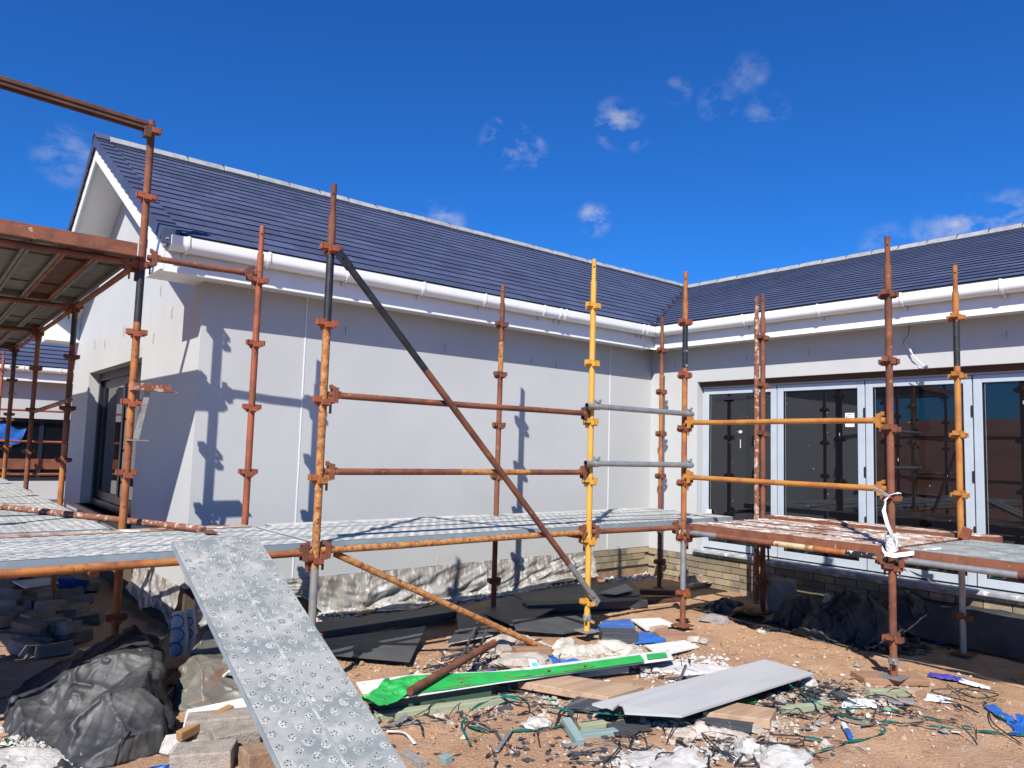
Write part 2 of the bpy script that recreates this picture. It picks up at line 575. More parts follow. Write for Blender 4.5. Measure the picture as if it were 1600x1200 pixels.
def inst(name, me, loc, rot=(0, 0, 0), parent=None, label=None, scale=None):
    """another object on shared mesh data"""
    o = D.objects.new(name, me)
    COL.objects.link(o)
    loc = Vector(loc)
    if parent is not None:
        o.parent = parent
        o.location = loc - WLOC[parent.name]
    else:
        o.location = loc
    o.rotation_euler = rot
    if scale:
        o.scale = scale
    WLOC[o.name] = loc
    if label:
        o['label'] = label
    return o


def mesh_of(name, mb, mats, smooth=False, sharp=None):
    me = D.meshes.new(name)
    me.from_pydata(mb.v, [], mb.f)
    for m in (mats if isinstance(mats, (list, tuple)) else [mats]):
        me.materials.append(MT[m])
    me.polygons.foreach_set('material_index', mb.mi)
    if smooth:
        me.polygons.foreach_set('use_smooth', [True] * len(me.polygons))
        if sharp:
            me.set_sharp_from_angle(angle=rad(sharp))
    me.update()
    return me


def tri(x):
    x = x - math.floor(x)
    return 1 - abs(2 * x - 1)


# ================================================================== ground
def axis(a, z, step, far):
    mid = list(np.arange(a, z + 1e-6, step))
    out, d, p = [], step, z
    while p < far:
        d *= 1.28
        p += d
        out.append(p)
    inn, d, p = [], step, a
    while p > -far:
        d *= 1.28
        p -= d
        inn.append(p)
    return inn[::-1] + mid + out


gx = axis(-6.6, 3.0, .027, 420)
gy = axis(-4.6, 2.4, .027, 420)
gm = MB()
nx = len(gx)
for y in gy:
    for x in gx:
        z = gz(x, y)
        r = math.hypot(x + 2, y + 1)
        if r < 9:
            z += noise.noise((x * 3, y * 3, 8.1)) * .012 + noise.noise((x * 6, y * 6, 1.2)) * .012 + abs(noise.noise((x * 15, y * 15, 4.0))) * .010
        if x < -16:
            t = min(1, (-16 - x) / 34)
            z += 4.7 * t * t * (3 - 2 * t) + noise.noise((x * .08, y * .08, 9)) * .5 * t
        gm.v.append(Vector((x, y, z)))
for j in range(len(gy) - 1):
    for i in range(nx - 1):
        a = j * nx + i
        cx, cy = gx[i], gy[j]
        far = math.hypot(cx + 2, cy + 1) > 15 + 2 * noise.noise((cx * .2, cy * .2, 0))
        gm.face((a, a + 1, a + nx + 1, a + nx), 1 if far else 0)
make('ground', gm, ['soil', 'field'], loc=(0, 0, 0), smooth=True, kind='structure')

# ================================================================== house
WA, WB, XG = 1.1406, 1.3525, -4.304            # faces of the long wall, the glazed wall, the gable
FA, FB = .905, 1.117                           # fascia faces
XV = -4.70                                     # verge
YR, XR, ZR = 4.04, 5.85, 4.88                  # ridges
EA, EB, ZE = .83, 1.03, 3.15                   # eaves edges of the two slopes
YFAR = 2 * YR - WA
B_END = -9.0
house = thing('house', 'new grey rendered bungalow with dark slate roof and white gutters behind the scaffold', 'house', (-1.5, 1.14, 0))

w = MB()
w.span((XG, WA, .39), (WB, WA + .25, 2.9))
w.span((XG, WA + .25, .39), (XG + .25, 3.04, 2.9))
w.span((XG, 5.78, .39), (XG + .25, YFAR, 2.9))
w.span((XG, 3.04, 2.40), (XG + .25, 5.78, 2.9))
w.span((XG, 3.04, .39), (XG + .25, 5.78, .72))
kA = (ZR - ZE) / (YR - EA)
kB = (ZR - ZE) / (XR - EB)
zw = lambda y: ZE + (min(y, 2 * YR - y) - EA) * kA - .19
w.prism([(XG + .25, WA, 2.9), (XG + .25, YFAR, 2.9), (XG + .25, YFAR, zw(YFAR)), (XG + .25, YR, zw(YR)), (XG + .25, WA, zw(WA))], (-.25, 0, 0))
make('wall', w, 'plaster', house)
w = MB()
w.span((WB, .41, .37), (WB + .25, WA + .25, 2.9))
w.span((WB, -3.60, 2.457), (WB + .25, .41, 2.9))
w.span((WB, B_END, .37), (WB + .25, -3.60, 2.9))
wallB = make('wall', w, 'plaster', house)
# movement-joint beads standing 3 mm proud of the render
for bx in (-3.40, .575):
    b = MB()
    for i in range(14):
        z0, z1 = .40 + i * .178, .40 + (i + 1) * .178
        o_ = noise.noise((bx, i * .7, 2)) * .003
        b.span((bx - .006 + o_, WA - .004, z0), (bx + .006 + o_, WA, z1))
    make('joint_bead', b, 'bead', house)
# loose wire wall ties left sticking out of the render
for (x, z) in ((-3.02, 2.63), (-1.9, 2.60), (-.72, 2.58), (-.35, 2.56), (-2.75, .43), (-1.9, .43), (-.75, .43)):
    b = MB()
    b.tube([(x, WA, z + .035), (x + .004, WA - .012, z + .03), (x + .006, WA - .012, z - .03), (x, WA, z - .035)], 0.0018, 5, mi=0)
    make('wall_tie', b, 'wire' if z > 1 else 'bead', house)
for (y, z) in ((2.0, 2.73), (2.45, 3.0), (3.3, 3.0), (3.9, 2.75), (2.6, 2.55), (4.9, 2.7), (5.5, 2.75), (3.1, 2.45), (1.75, 3.05), (2.2, 3.35)):
    b = MB()
    b.tube([(XG, y, z + .05), (XG - .012, y + .004, z + .04), (XG - .012, y + .008, z - .05), (XG, y, z - .055)], 0.0018, 5)
    make('wall_tie', b, 'wire', house)
for y in (.75, -.28, -1.05, -2.9):
    b = MB()
    b.tube([(WB, y, 2.74), (WB - .012, y, 2.735), (WB - .012, y + .004, 2.68), (WB, y + .004, 2.675)], 0.0018, 5)
    make('wall_tie', b, 'wire', house)
# loose cable hanging out of the wall over the glazing
b = MB()
p = at_x(1421, 508, WB)
b.tube([p, p + Vector((-.03, .0, -.1)), p + Vector((-.05, .04, -.17)), p + Vector((-.05, .03, -.2))], .003, 6)
make('electric_cable', b, 'wire', house)
b = MB()
cp = [(1413, 536), (1418, 541), (1424, 552), (1421, 541), (1427, 556), (1434, 562), (1445, 573), (1438, 575), (1428, 570)]
b.tube([at_x(x, y, WB - .04) for x, y in cp], .0045, 6)
make('electric_cable', b, 'white_cable', house)

# plinth -----------------------------------------------------------
pl = MB()
pl.span((XG + .02, WA + .03, -.4), (.22, WA + .22, .388))
pl.span((.22, WA + .03, -.4), (WB + .03, WA + .22, .13), 1)
pl.span((.22, WA + .030, .13), (WB + .03, WA + .22, .388), 2)
pl.span((WB + .03, B_END, -.4), (WB + .22, WA + .22, .368), 2)
pl.span((XG + .02, WA + .22, -.4), (XG + .22, YFAR - .03, .388))
plinth = make('plinth', pl, ['plinth', 'footing', 'mortar'], house)
bb = MB()
bb.box((0, 0, 0), (.215, .03, .065))
brick_me = mesh_of('brick', bb, 'brick')
rnd = random.Random(3)
for c in range(3):                                    # corner of the long wall
    z = .352 - c * .075
    x = WB + .03 - .11 - (.11 if c % 2 else 0)
    while x > .24:
        inst('brick', brick_me, (x, WA + .018 + rnd.uniform(-.003, .003), z), (rnd.uniform(-.01, .01), rnd.uniform(-.01, .01), 0), plinth)
        x -= .225
for c in range(5):                                    # under the glazed wall
    z = .332 - c * .075
    y = WA + .03 - .115 - (.112 if c % 2 else 0)
    while y > -3.9:
        inst('brick', brick_me, (WB + .018 + rnd.uniform(-.003, .003), y, z), (rnd.uniform(-.01, .01), rnd.uniform(-.01, .01), math.pi / 2), plinth)
        y -= .225

# eaves ------------------------------------------------------------
e = MB()
e.span((XV + .02, FA, 2.872), (FB, FA + .02, 3.13))
make('fascia', e, 'white_board', house)
e = MB()
e.span((FB, B_END, 2.872), (FB + .02, FA + .02, 3.13))
make('fascia', e, 'white_board', house)
e = MB()
e.span((XG, FA + .02, 2.886), (FB + .02, WA - .002, 2.898))
make('soffit', e, 'white_board', house)
e = MB()
e.span((FB + .02, B_END, 2.886), (WB - .002, FA + .02, 2.898))
make('soffit', e, 'white_board', house)


def gutter(a, z, ax):
    m = MB()
    a, z = Vector(a), Vector(z)
    side = Vector((0, 1, 0)) if ax == 0 else Vector((1, 0, 0))
    R, n = .062, 12
    pts = []
    for k in range(n + 1):
        an = math.pi + math.pi * k / n
        pts.append(side * (math.cos(an) * R) + Vector((0, 0, math.sin(an) * R)))
    pts = [side * (-R) + Vector((0, 0, .052))] + pts + [side * R + Vector((0, 0, .052))]
    pts = pts + [q * .94 for q in reversed(pts)]
    b0 = len(m.v)
    m.v += [a + q for q in pts] + [z + q for q in pts]
    k = len(pts)
    for i in range(k):
        j = (i + 1) % k
        m.face((b0 + i, b0 + j, b0 + k + j, b0 + k + i))
    m.poly([a + q for q in pts[:n + 3]])
    m.poly([z + q for q in reversed(pts[:n + 3])])
    return m


def bracket(c, ax, wdt=.022):
    m = MB()
    c = Vector(c)
    side = Vector((0, 1, 0)) if ax == 0 else Vector((1, 0, 0))
    al = Vector((1, 0, 0)) if ax == 0 else Vector((0, 1, 0))
    R, n = .071, 10
    ring = [side * (-R) + Vector((0, 0, .058))] + [side * (math.cos(math.pi + math.pi * i / n) * R) + Vector((0, 0, math.sin(math.pi + math.pi * i / n) * R)) for i in range(n + 1)]
    inn = [q * .9 for q in ring]
    for i in range(len(ring) - 1):
        for (o1, o2) in ((-wdt / 2, wdt / 2),):
            p0, p1 = c + ring[i] + al * o1, c + ring[i + 1] + al * o1
            p2, p3 = c + ring[i + 1] + al * o2, c + ring[i] + al * o2
            m.poly([p0, p1, p2, p3])
            m.poly([p0, c + inn[i] + al * o1, c + inn[i + 1] + al * o1, p1])
            m.poly([p3, p2, c + inn[i + 1] + al * o2, c + inn[i] + al * o2])
    m.box(c + side * .05 + Vector((0, 0, -.075)), (wdt, .03, .05) if ax == 0 else (.03, wdt, .05))
    return m


GYA, GXB, GZ = .850, 1.062, 3.086
gA = make('gutter', gutter((-4.66, GYA, GZ), (GXB + .05, GYA, GZ), 0), 'white_pvc', house, smooth=True, sharp=40)
gB = make('gutter', gutter((GXB, B_END, GZ), (GXB, GYA - .07, GZ), 1), 'white_pvc', house, smooth=True, sharp=40)
for x in (-4.54, -3.9, -3.18, -2.39, -1.65, -.84, -.60, -.52, .79, .87):
    make('gutter_bracket', bracket((x, GYA, GZ), 0), 'white_pvc', gA)
for y in (-.45, -1.33, -2.15, -2.97, -3.8):
    make('gutter_bracket', bracket((GXB, y, GZ), 1), 'white_pvc', gB)

# verge: sloping soffit, bargeboards and the boxed eaves ends
vz = lambda y: ZE + (min(y, 2 * YR - y) - EA) * kA
for s in (0, 1):
    f = (lambda y: y) if s == 0 else (lambda y: 2 * YR - y)
    g = MB()
    q = [(XV, f(.80), vz(.80) - .03), (XV, f(YR), vz(YR) - .03), (XV, f(YR), vz(YR) - .235), (XV, f(1.36), vz(1.36) - .235), (XV, f(1.36), 2.885), (XV, f(FA - .002), 2.885), (XV, f(FA - .002), vz(FA) - .13)]
    g.prism(q if s else q[::-1], (.022, 0, 0))
    make('bargeboard', g, 'white_pvc', house)
    g = MB()
    q = [(XV + .022, f(1.34), vz(1.34) - .20), (XG - .002, f(1.34), vz(1.34) - .20), (XG - .002, f(YR), vz(YR) - .20), (XV + .022, f(YR), vz(YR) - .20)]
    g.prism(q if not s else q[::-1], .012)
    g.span((XV + .022, f(FA + .03), 2.886), (XG - .002, f(1.36), 2.897))
    g.span((XV + .022, f(1.34), 2.897), (XG - .002, f(1.36), vz(1.36) - .215))
    make('verge_soffit', g, 'white_board', house)

# roof -------------------------------------------------------------
r_ = MB()
dz = .03
r_.prism([(XV + .02, EA + .03, ZE - dz), (EB + .05, EA + .03, ZE - dz), (XR, YR, ZR - dz), (XV + .02, YR, ZR - dz)], .03)
r_.prism([(XR, YR, ZR - dz), (EB + .03, EA + .05, ZE - dz), (EB + .03, B_END, ZE - dz), (XR, B_END, ZR - dz)], .03)
r_.prism([(XV + .02, YR, ZR - dz), (XR, YR, ZR - dz), (XR, 2 * YR - EA, ZE - dz), (XV + .02, 2 * YR - EA, ZE - dz)], .03)
r_.prism([(XR, 2 * YR - EA, ZR - dz), (XR, B_END, ZR - dz), (2 * XR - EB, B_END, ZE - dz), (2 * XR - EB, 2 * YR - EA, ZE - dz)], .03)
roof = make('roof', r_, 'slate_edge', house)


def slope_tiles(o, u, up, nrm, length, n_course, gauge, wid, vcut, ulo=0.0):
    """tiles of one slope: yields (corner list bottom/top) in world space; vcut(s) = far end of the course at slope distance s"""
    out = []
    for c in range(n_course):
        s0, s1 = c * gauge, (c + 1) * gauge + .03
        off = -wid * .5 * (c % 2)
        k = 0
        while True:
            a = ulo + off + k * wid
            z = a + wid - .006
            k += 1
            e0, e1 = vcut(s0), vcut(min(s1, length))
            if a >= max(e0, e1):
                break
            if z <= ulo + .02:
                continue
            a = max(a, ulo)
            b0, b1 = min(z, e0), min(z, e1)
            if b0 - a < .02 and b1 - a < .02:
                continue
            b0, b1 = max(b0, a + .005), max(b1, a + .005)
            out.append((c, a, b0, b1, s0, min(s1, length)))
    return out


def tile_mesh(mb, o, u, up, nrm, t, j):
    c, a, b0, b1, s0, s1 = t
    h0, h1 = .017 + j[0], .006 + j[1]
    P = lambda x, s, h: o + u * x + up * s + nrm * h
    b = len(mb.v)
    mb.v += [P(a, s0, h0), P(b0, s0 , h0), P(b1, s1, h1), P(a, s1, h1),
             P(a, s0 + .004, h0 - .009), P(b0, s0 + .004, h0 - .009), P(b1, s1, h1 - .01), P(a, s1, h1 - .01)]
    for n_, q in enumerate(((0, 1, 2, 3), (4, 5, 1, 0), (5, 6, 2, 1), (7, 4, 0, 3))):
        mb.face([b + i for i in q], 0 if n_ == 0 else 1)


uA, upA = Vector((1, 0, 0)), Vector((0, YR - EA, ZR - ZE)).normalized()
nA = uA.cross(upA)
LA = math.hypot(YR - EA, ZR - ZE)
oA = Vector((XV, EA, ZE))
tA = slope_tiles(oA, uA, upA, nA, LA, 17, LA / 17, .30, lambda s: (EB - XV) + (XR - EB) * s / LA - .03, .11)
uB, upB = Vector((0, -1, 0)), Vector((XR - EB, 0, ZR - ZE)).normalized()
nB = uB.cross(upB) * -1
if nB.z < 0:
    nB = -nB
LB = math.hypot(XR - EB, ZR - ZE)
oB = Vector((EB, YR, ZE))
# on this slope the courses START at the valley and run towards the viewer
tB = []
nBc = 22
gB_ = LB / nBc
for c in range(nBc):
    s0, s1 = c * gB_, (c + 1) * gB_ + .03
    v0 = YR - (EA + (YR - EA) * s0 / LB) + .03
    v1 = YR - (EA + (YR - EA) * min(s1, LB) / LB) + .03
    k = 0
    st = -.15 * (c % 2)
    while True:
        a = st + k * .30
        z = a + .294
        k += 1
        if a > YR - B_END:
            break
        if z < min(v0, v1) + .03:
            continue
        tB.append((c, a, z, s0, min(s1, LB), v0, v1))


def tile_mesh_b(mb, t, j):
    c, a, z, s0, s1, v0, v1 = t
    h0, h1 = .017 + j[0], .006 + j[1]
    P = lambda x, s, h: oB + uB * x + upB * s + nB * h
    a0, a1 = max(a, v0), max(a, v1)
    if z - a0 < .01:
        a0 = z - .01
    if z - a1 < .01:
        a1 = z - .01
    b = len(mb.v)
    mb.v += [P(a0, s0, h0), P(z, s0, h0), P(z, s1, h1), P(a1, s1, h1),
             P(a0, s0 + .004, h0 - .009), P(z, s0 + .004, h0 - .009), P(z, s1, h1 - .01), P(a1, s1, h1 - .01)]
    for n_, q in enumerate(((3, 2, 1, 0), (0, 1, 5, 4), (1, 2, 6, 5), (3, 0, 4, 7))):
        mb.face([b + i for i in q], 0 if n_ == 0 else 1)


allt = [('A', t, (oA + uA * ((t[1] + t[2]) / 2) + upA * t[4])) for t in tA] + [('B', t, (oB + uB * ((t[1] + t[2]) / 2) + upB * t[3])) for t in tB]


def in_view(p):
    d = p - CAM
    zf = d.dot(FW)
    return zf > .5 and abs(d.dot(RT) / zf) < .72


def seen(k):
    p = k[2]
    d = p - CAM
    q = d.dot(nA if k[0] == 'A' else nB) * -1 / d.length ** 3           # apparent area
    return -(q if in_view(p) else 0)


allt.sort(key=seen)
rnd = random.Random(11)
rest = MB()
for i, (s, t, p) in enumerate(allt):
    j = (rnd.uniform(-.001, .0015), rnd.uniform(-.0006, .0006))
    if i < 290:
        mb = MB()
        (tile_mesh(mb, oA, uA, upA, nA, t, j) if s == 'A' else tile_mesh_b(mb, t, j))
        make('roof_tile', mb, ['slate', 'slate_edge'], roof, loc=p)
    else:
        (tile_mesh(rest, oA, uA, upA, nA, t, j) if s == 'A' else tile_mesh_b(rest, t, j))
make('roof_tile', rest, ['slate', 'slate_edge'], roof, kind='stuff')
# valley lining
vdir = (Vector((XR, YR, ZR)) - Vector((EB, EA, ZE)))
vm = MB()
a0 = Vector((EB - .02, EA - .02, ZE + .005))
sd_ = Vector((vdir.y, -vdir.x, 0)).normalized() * .05
vm.poly([a0 + sd_, a0 + sd_ + vdir, a0 - sd_ + vdir, a0 - sd_])
make('valley_lining', vm, 'clip', roof)
# dark eaves strip that carries the bottom course over the gutter
m_ = MB()
m_.span((XV + .05, EA - .002, ZE - .035), (EB + .02, EA + .012, ZE + .006))
make('eaves_strip', m_, 'slate_edge', roof)
m_ = MB()
m_.span((EB - .002, B_END, ZE - .035), (EB + .012, EA - .02, ZE + .006))
make('eaves_strip', m_, 'slate_edge', roof)
vm = MB()
vm.span((XV - .03, EA - .022, ZE - .085), (XV + .10, EA - .004, ZE + .034))
make('verge_end', vm, 'slate', roof, bevel=.004)
# verge tiles, one angle piece per course
vm = MB()
g_ = LA / 17
vm.v += []
P = lambda x, s, h: uA * x + upA * s + nA * h
vm.prism([P(-.03, 0, .040), P(.115, 0, .040), P(.115, g_ + .02, .024), P(-.03, g_ + .02, .024)], nA * -.014, 0, 1)
vm.prism([P(-.03, 0, .026), P(-.016, 0, .026), P(-.016, g_ + .02, .010), P(-.03, g_ + .02, .010)], nA * -.085, 1, 0)
vme = mesh_of('verge_tile', vm, ['slate', 'slate'])
for c in range(17):
    inst('verge_tile', vme, oA + upA * (c * g_), (0, 0, 0), roof)
upA2 = Vector((0, -(YR - EA), ZR - ZE)).normalized()
nA2 = Vector((0, -nA.y, nA.z))
vm = MB()
P = lambda x, s, h: uA * x + upA2 * s + nA2 * h
vm.prism([P(.115, 0, .040), P(-.03, 0, .040), P(-.03, g_ + .02, .024), P(.115, g_ + .02, .024)], nA2 * -.014, 0, 1)
vm.prism([P(-.016, 0, .026), P(-.03, 0, .026), P(-.03, g_ + .02, .010), P(-.016, g_ + .02, .010)], nA2 * -.085, 1, 0)
vme2 = mesh_of('verge_tile', vm, ['slate', 'slate'])
for c in range(17):
    inst('verge_tile', vme2, Vector((XV, 2 * YR - EA, ZE)) + upA2 * (c * g_), (0, 0, 0), roof)


def ridge_mesh(L, mats):
    m = MB()
    prof = [(-.125, -.055), (-.068, .012), (-.028, .032), (.028, .032), (.068, .012), (.125, -.055)]
    inn = [(x * .86, z - .018) for x, z in prof]
    b0 = 0
    full = prof + inn[::-1]
    m.v += [Vector((0, x, z)) for x, z in full] + [Vector((L, x, z)) for x, z in full]
    k = len(full)
    for i in range(k):
        j = (i + 1) % k
        m.face((i, k + i, k + j, j))
    m.face(list(range(k))[::-1])
    m.face([k + i for i in range(k)])
    return mesh_of('ridge_tile', m, mats)


rm = ridge_mesh(.409, ['ridge'])
rm_end = ridge_mesh(.14, ['slate'])
cm = MB()
cm.box((0, 0, .036), (.016, .06, .006))
cm.box((0, -.066, .010), (.010, .010, .05), Euler((rad(-50), 0, 0)).to_matrix())
clip_me = mesh_of('ridge_clip', cm, 'clip')
inst('ridge_tile', rm_end, (XV - .035, YR, ZR + .045), (0, 0, 0), roof, label='dark end cap of the ridge')
x = XV + .11
while x < XR - .2:
    inst('ridge_tile', rm, (x, YR, ZR + .035 + random.uniform(-.003, .003)), (0, random.uniform(-.006, .006), random.uniform(-.006, .006)), roof)
    inst('ridge_clip', clip_me, (x + .412, YR, ZR + .035), (0, 0, 0), roof)
    x += .42
y = YR + .05
while y > B_END:
    inst('ridge_tile', rm, (XR, y, ZR + .035 + random.uniform(-.003, .003)), (0, random.uniform(-.006, .006), -math.pi / 2), roof)
    inst('ridge_clip', clip_me, (XR, y - .412, ZR + .035), (0, 0, -math.pi / 2), roof)
    y -= .42

# glazed doors -----------------------------------------------------
XF = WB + .10
fr = MB()
fr.span((XF + .012, .388, .455), (XF + .08, .412, 2.402))
fr.span((XF + .012, -3.60, 2.382), (XF + .08, .388, 2.402))
fr.span((XF + .030, -3.60, .46), (XF + .09, .388, 2.381), 1)
make('door_frame', fr, ['frame', 'gasket'], house)
tb = MB()
y = .41
for L in (.33, 1.1, 1.3, 1.3):
    tb.span((WB + .06, y - L + .004, 2.404), (WB + .14, y, 2.458))
    y -= L
make('lintel_packer', tb, 'timber_brown', house)
s_ = MB()
s_.span((WB - .055, -3.60, .412), (WB + .12, .43, .452))
s_.span((WB - .004, -3.60, .372), (WB + .05, .43, .412))
make('door_sill', s_, 'sill', house, bevel=.008)
for i in range(4):
    y0 = .388 - .991 * i
    y1 = y0 - .980
    door = make('glazed_door', MB().span((XF, y0 - .0725, .468), (XF + .028, y1 + .0725, .545)), 'frame', house, bevel=.004)
    make('stile', MB().span((XF, y0, .468), (XF + .028, y0 - .0725, 2.378)), 'frame', door, bevel=.004)
    make('stile', MB().span((XF, y1 + .0725, .468), (XF + .028, y1, 2.378)), 'frame', door, bevel=.004)
    make('top_rail', MB().span((XF, y0 - .0725, 2.306), (XF + .028, y1 + .0725, 2.378)), 'frame', door, bevel=.004)
    q = MB()
    q.span((XF + .018, y0 - .0725, .545), (XF + .024, y1 + .0725, 2.306))
    tl = .0016 * (i - 1.2)
    for k in (0, 3, 4, 7):
        pass
    for p in q.v:                                   # every leaf hangs a little differently
        p.x += tl * (p.z - 1.4) * .6 + tl * (p.y - y0) * .9
    make('pane', q, 'glass', door)
    gk = MB()
    gk.span((XF + .008, y0 - .0725, .545), (XF + .02, y0 - .0775, 2.306))
    gk.span((XF + .008, y1 + .0775, .545), (XF + .02, y1 + .0725, 2.306))
    gk.span((XF + .008, y0 - .0775, 2.300), (XF + .02, y1 + .0775, 2.306))
    gk.span((XF + .008, y0 - .0775, .545), (XF + .02, y1 + .0775, .551))
    make('gasket', gk, 'gasket', door)
    sp = MB().span((XF + .012, y0 - .092, .56), (XF + .0165, y0 - .096, 2.295))
    make('spacer_bar', sp, 'galv', door)
    if i in (1, 2):
        for z in (.95, 1.45, 2.05):
            make('hinge', MB().span((XF - .012, y1 - .012, z - .05), (XF, y1 + .006, z + .05)), 'gasket', door)
    if i == 0:
        make('vent_strip', MB().span((XF - .004, y0 - .16, 2.235), (XF + .0155, y1 + .18, 2.275)), 'frame_dark', door)
    # dried render splashes on the glass
    sx = MB()
    rnd = random.Random(40 + i)
    for _ in range(9):
        yy, zz = rnd.uniform(y1 + .1, y0 - .1), rnd.uniform(.9, 2.2)
        h = rnd.choice((.004, .005, .007, .03))
        sx.span((XF + .012, yy, zz), (XF + .0155, yy + rnd.uniform(.002, .006), zz - h))
    make('render_splash', sx, 'white_film', door, kind='stuff')
    if i == 1:
        st = at_x(1328, 655, XF + .015)
        make('sticker', MB().span((XF + .011, st.y + .048, st.z - .08), (XF + .0150, st.y - .048, st.z + .065)), 'white_film', door)
        ln = MB()
        for k in range(6):
            ln.span((XF + .0096, st.y + .036, st.z + .05 - k * .017), (XF + .0106, st.y - .036 + .02 * (k % 3), st.z + .046 - k * .017))
        ln.span((XF + .0096, st.y + .04, st.z + .03), (XF + .0106, st.y + .032, st.z - .04))
        make('sticker_print', ln, 'galv', door)
    if i == 0:
        b0 = at_x(1157, 675, XF + .015)
        make('render_splash', MB().lump(b0, .008, .028, .022, 5, 1), 'white_film', door)
        bb = at_x(1157, 700, XF + .015)
        make('render_splash', MB().span((XF + .012, bb.y + .004, bb.z), (XF + .0155, bb.y - .004, bb.z + .10)), 'white_film', door)
        b0 = at_x(1108, 799, XF - .02)
        make('packing_block', MB().box(b0, (.03, .05, .05)), 'white_pvc', door)

# sliding window in the gable --------------------------------------
XW = XG + .12
sw = MB()
sw.span((XW, 3.04, .72), (XW + .08, 3.10, 2.40))
sw.span((XW, 5.70, .72), (XW + .08, 5.78, 2.40))
sw.span((XW, 3.10, 2.30), (XW + .08, 5.70, 2.40))
sw.span((XW, 3.10, .72), (XW + .08, 5.70, .80))
slider = make('sliding_window', sw, 'frame_dark', house, bevel=.004)
for (a, z, xo) in ((3.11, 4.42, .0), (4.36, 5.69, .03)):
    leaf = MB()
    leaf.span((XW + .012 + xo, a, .81), (XW + .038 + xo, a + .09, 2.29))
    leaf.span((XW + .012 + xo, z - .09, .81), (XW + .038 + xo, z, 2.29))
    leaf.span((XW + .012 + xo, a + .09, 2.20), (XW + .038 + xo, z - .09, 2.29))
    leaf.span((XW + .012 + xo, a + .09, .81), (XW + .038 + xo, z - .09, .90))
    make('window_leaf', leaf, 'frame_dark', slider, bevel=.003)
    make('pane', MB().span((XW + .024 + xo, a + .09, .90), (XW + .030 + xo, z - .09, 2.20)), 'glass', slider)
make('window_sill', MB().span((XG - .05, 3.0, .665), (XG + .12, 5.82, .72)), 'frame_dark', house, bevel=.004)

# ================================================================== second house beyond
YB = 14.3
h2 = thing('house', 'grey bungalow with white gutter in the far distance at the left edge', 'house', (-8, YB, 0))
w = MB()
w.span((-15, YB, 1.93), (-1.5, YB + .25, 2.9))
w.span((-15, YB, -.2), (-1.5, YB + .25, .55))
w.span((-15, YB, .55), (-6.2, YB + .25, 1.93))
w.span((-2.9, YB, .55), (-1.5, YB + .25, 1.93))
make('wall', w, 'plaster', h2)
make('fascia', MB().span((-15, YB - .26, 2.74), (-1.5, YB - .24, 2.98)), 'white_board', h2)
make('soffit', MB().span((-15, YB - .24, 2.74), (-1.5, YB, 2.755)), 'white_board', h2)
g2 = make('gutter', gutter((-15, YB - .33, 3.0), (-1.5, YB - .33, 3.0), 0), 'white_pvc', h2, smooth=True, sharp=40)
for x in (-4.95, -4.2, -5.7, -3.5):
    make('gutter_bracket', bracket((x, YB - .33, 3.0), 0), 'white_pvc', g2)
r2 = MB()
r2.prism([(-15.2, YB - .3, 3.06), (-1.2, YB - .3, 3.06), (-1.2, YB + 3.2, 5.0), (-15.2, YB + 3.2, 5.0)], .04)
r2.prism([(-15.2, YB + 3.2, 5.0), (-1.2, YB + 3.2, 5.0), (-1.2, YB + 6.6, 3.06), (-15.2, YB + 6.6, 3.06)], .04)
roof2 = make('roof', r2, 'slate_edge', h2)
u2 = Vector((0, 3.5, 1.94)).normalized()
n2 = Vector((0, -1.94, 3.5)).normalized()
cm_ = MB()
cm_.prism([n2 * .03, Vector((14, 0, 0)) + n2 * .03, Vector((14, 0, 0)) + u2 * .24 + n2 * .006, u2 * .24 + n2 * .006], n2 * -.016, 0, 1)
cme = mesh_of('tile_course', cm_, ['slate', 'slate_edge'])
for c in range(17):
    inst('tile_course', cme, Vector((-15.2, YB - .31, 3.06)) + u2 * (c * .235), (0, 0, 0), roof2)
wf = MB()
wf.span((-6.2, YB + .10, 1.85), (-2.9, YB + .16, 1.93))
wf.span((-6.2, YB + .10, .55), (-2.9, YB + .16, .63))
for x in (-6.2, -5.4, -4.55, -3.75, -2.98):
    wf.span((x, YB + .10, .63), (x + .08, YB + .16, 1.85))
wfo = make('window', wf, 'frame_dark', h2)
make('pane', MB().span((-6.12, YB + .125, .63), (-2.98, YB + .135, 1.85)), 'glass', wfo)
bt = MB()
bt.grid(8, 5, lambda u, v: (-4.52 + u * .52 - v * .1, YB + .085 + .015 * math.sin(u * 9 + v * 5), 1.80 - v * .34 - .12 * u + .04 * math.sin(u * 7)))
tag(make('tarpaulin', bt, 'blue_film', smooth=True), 'bright blue tarpaulin scrap hanging at the far house window', 'tarpaulin')

# ================================================================== scaffolding
TR = .0255
_ros = {}


def ros_mesh(m):
    if m not in _ros:
        b = MB()
        for k in range(4):
            R = Matrix.Rotation(k * math.pi / 2, 3, 'Z')
            dz = -.012 if k % 2 else .006
            for sx in (-1, 1):
                b.box(R @ Vector((.044, sx * .021, dz)), (.044, .007, .036), R)
            b.box(R @ Vector((.064, 0, dz)), (.007, .049, .036), R)
            b.box(R @ Vector((.038, 0, dz - .022)), (.030, .036, .010), R)
        _ros[m] = mesh_of('wedge_bracket', b, m)
    return _ros[m]


_clampme = {}


def clamp_mesh(m):
    if m not in _clampme:
        b = MB()                                     # local +X points along the tube, away from the standard
        b.box((.012, 0, 0), (.012, .052, .112))
        b.box((.026, .022, .0), (.032, .007, .10), None, 0)
        b.box((.026, -.022, .0), (.032, .007, .10), None, 0)
        b.box((.050, 0, .004), (.026, .040, .046))
        b.box((.0, 0, -.055), (.010, .018, .13), None, 0, .8)
        b.box((.0, 0, .052), (.014, .030, .028))
        _clampme[m] = mesh_of('wedge_clamp', b, m)
    return _clampme[m]


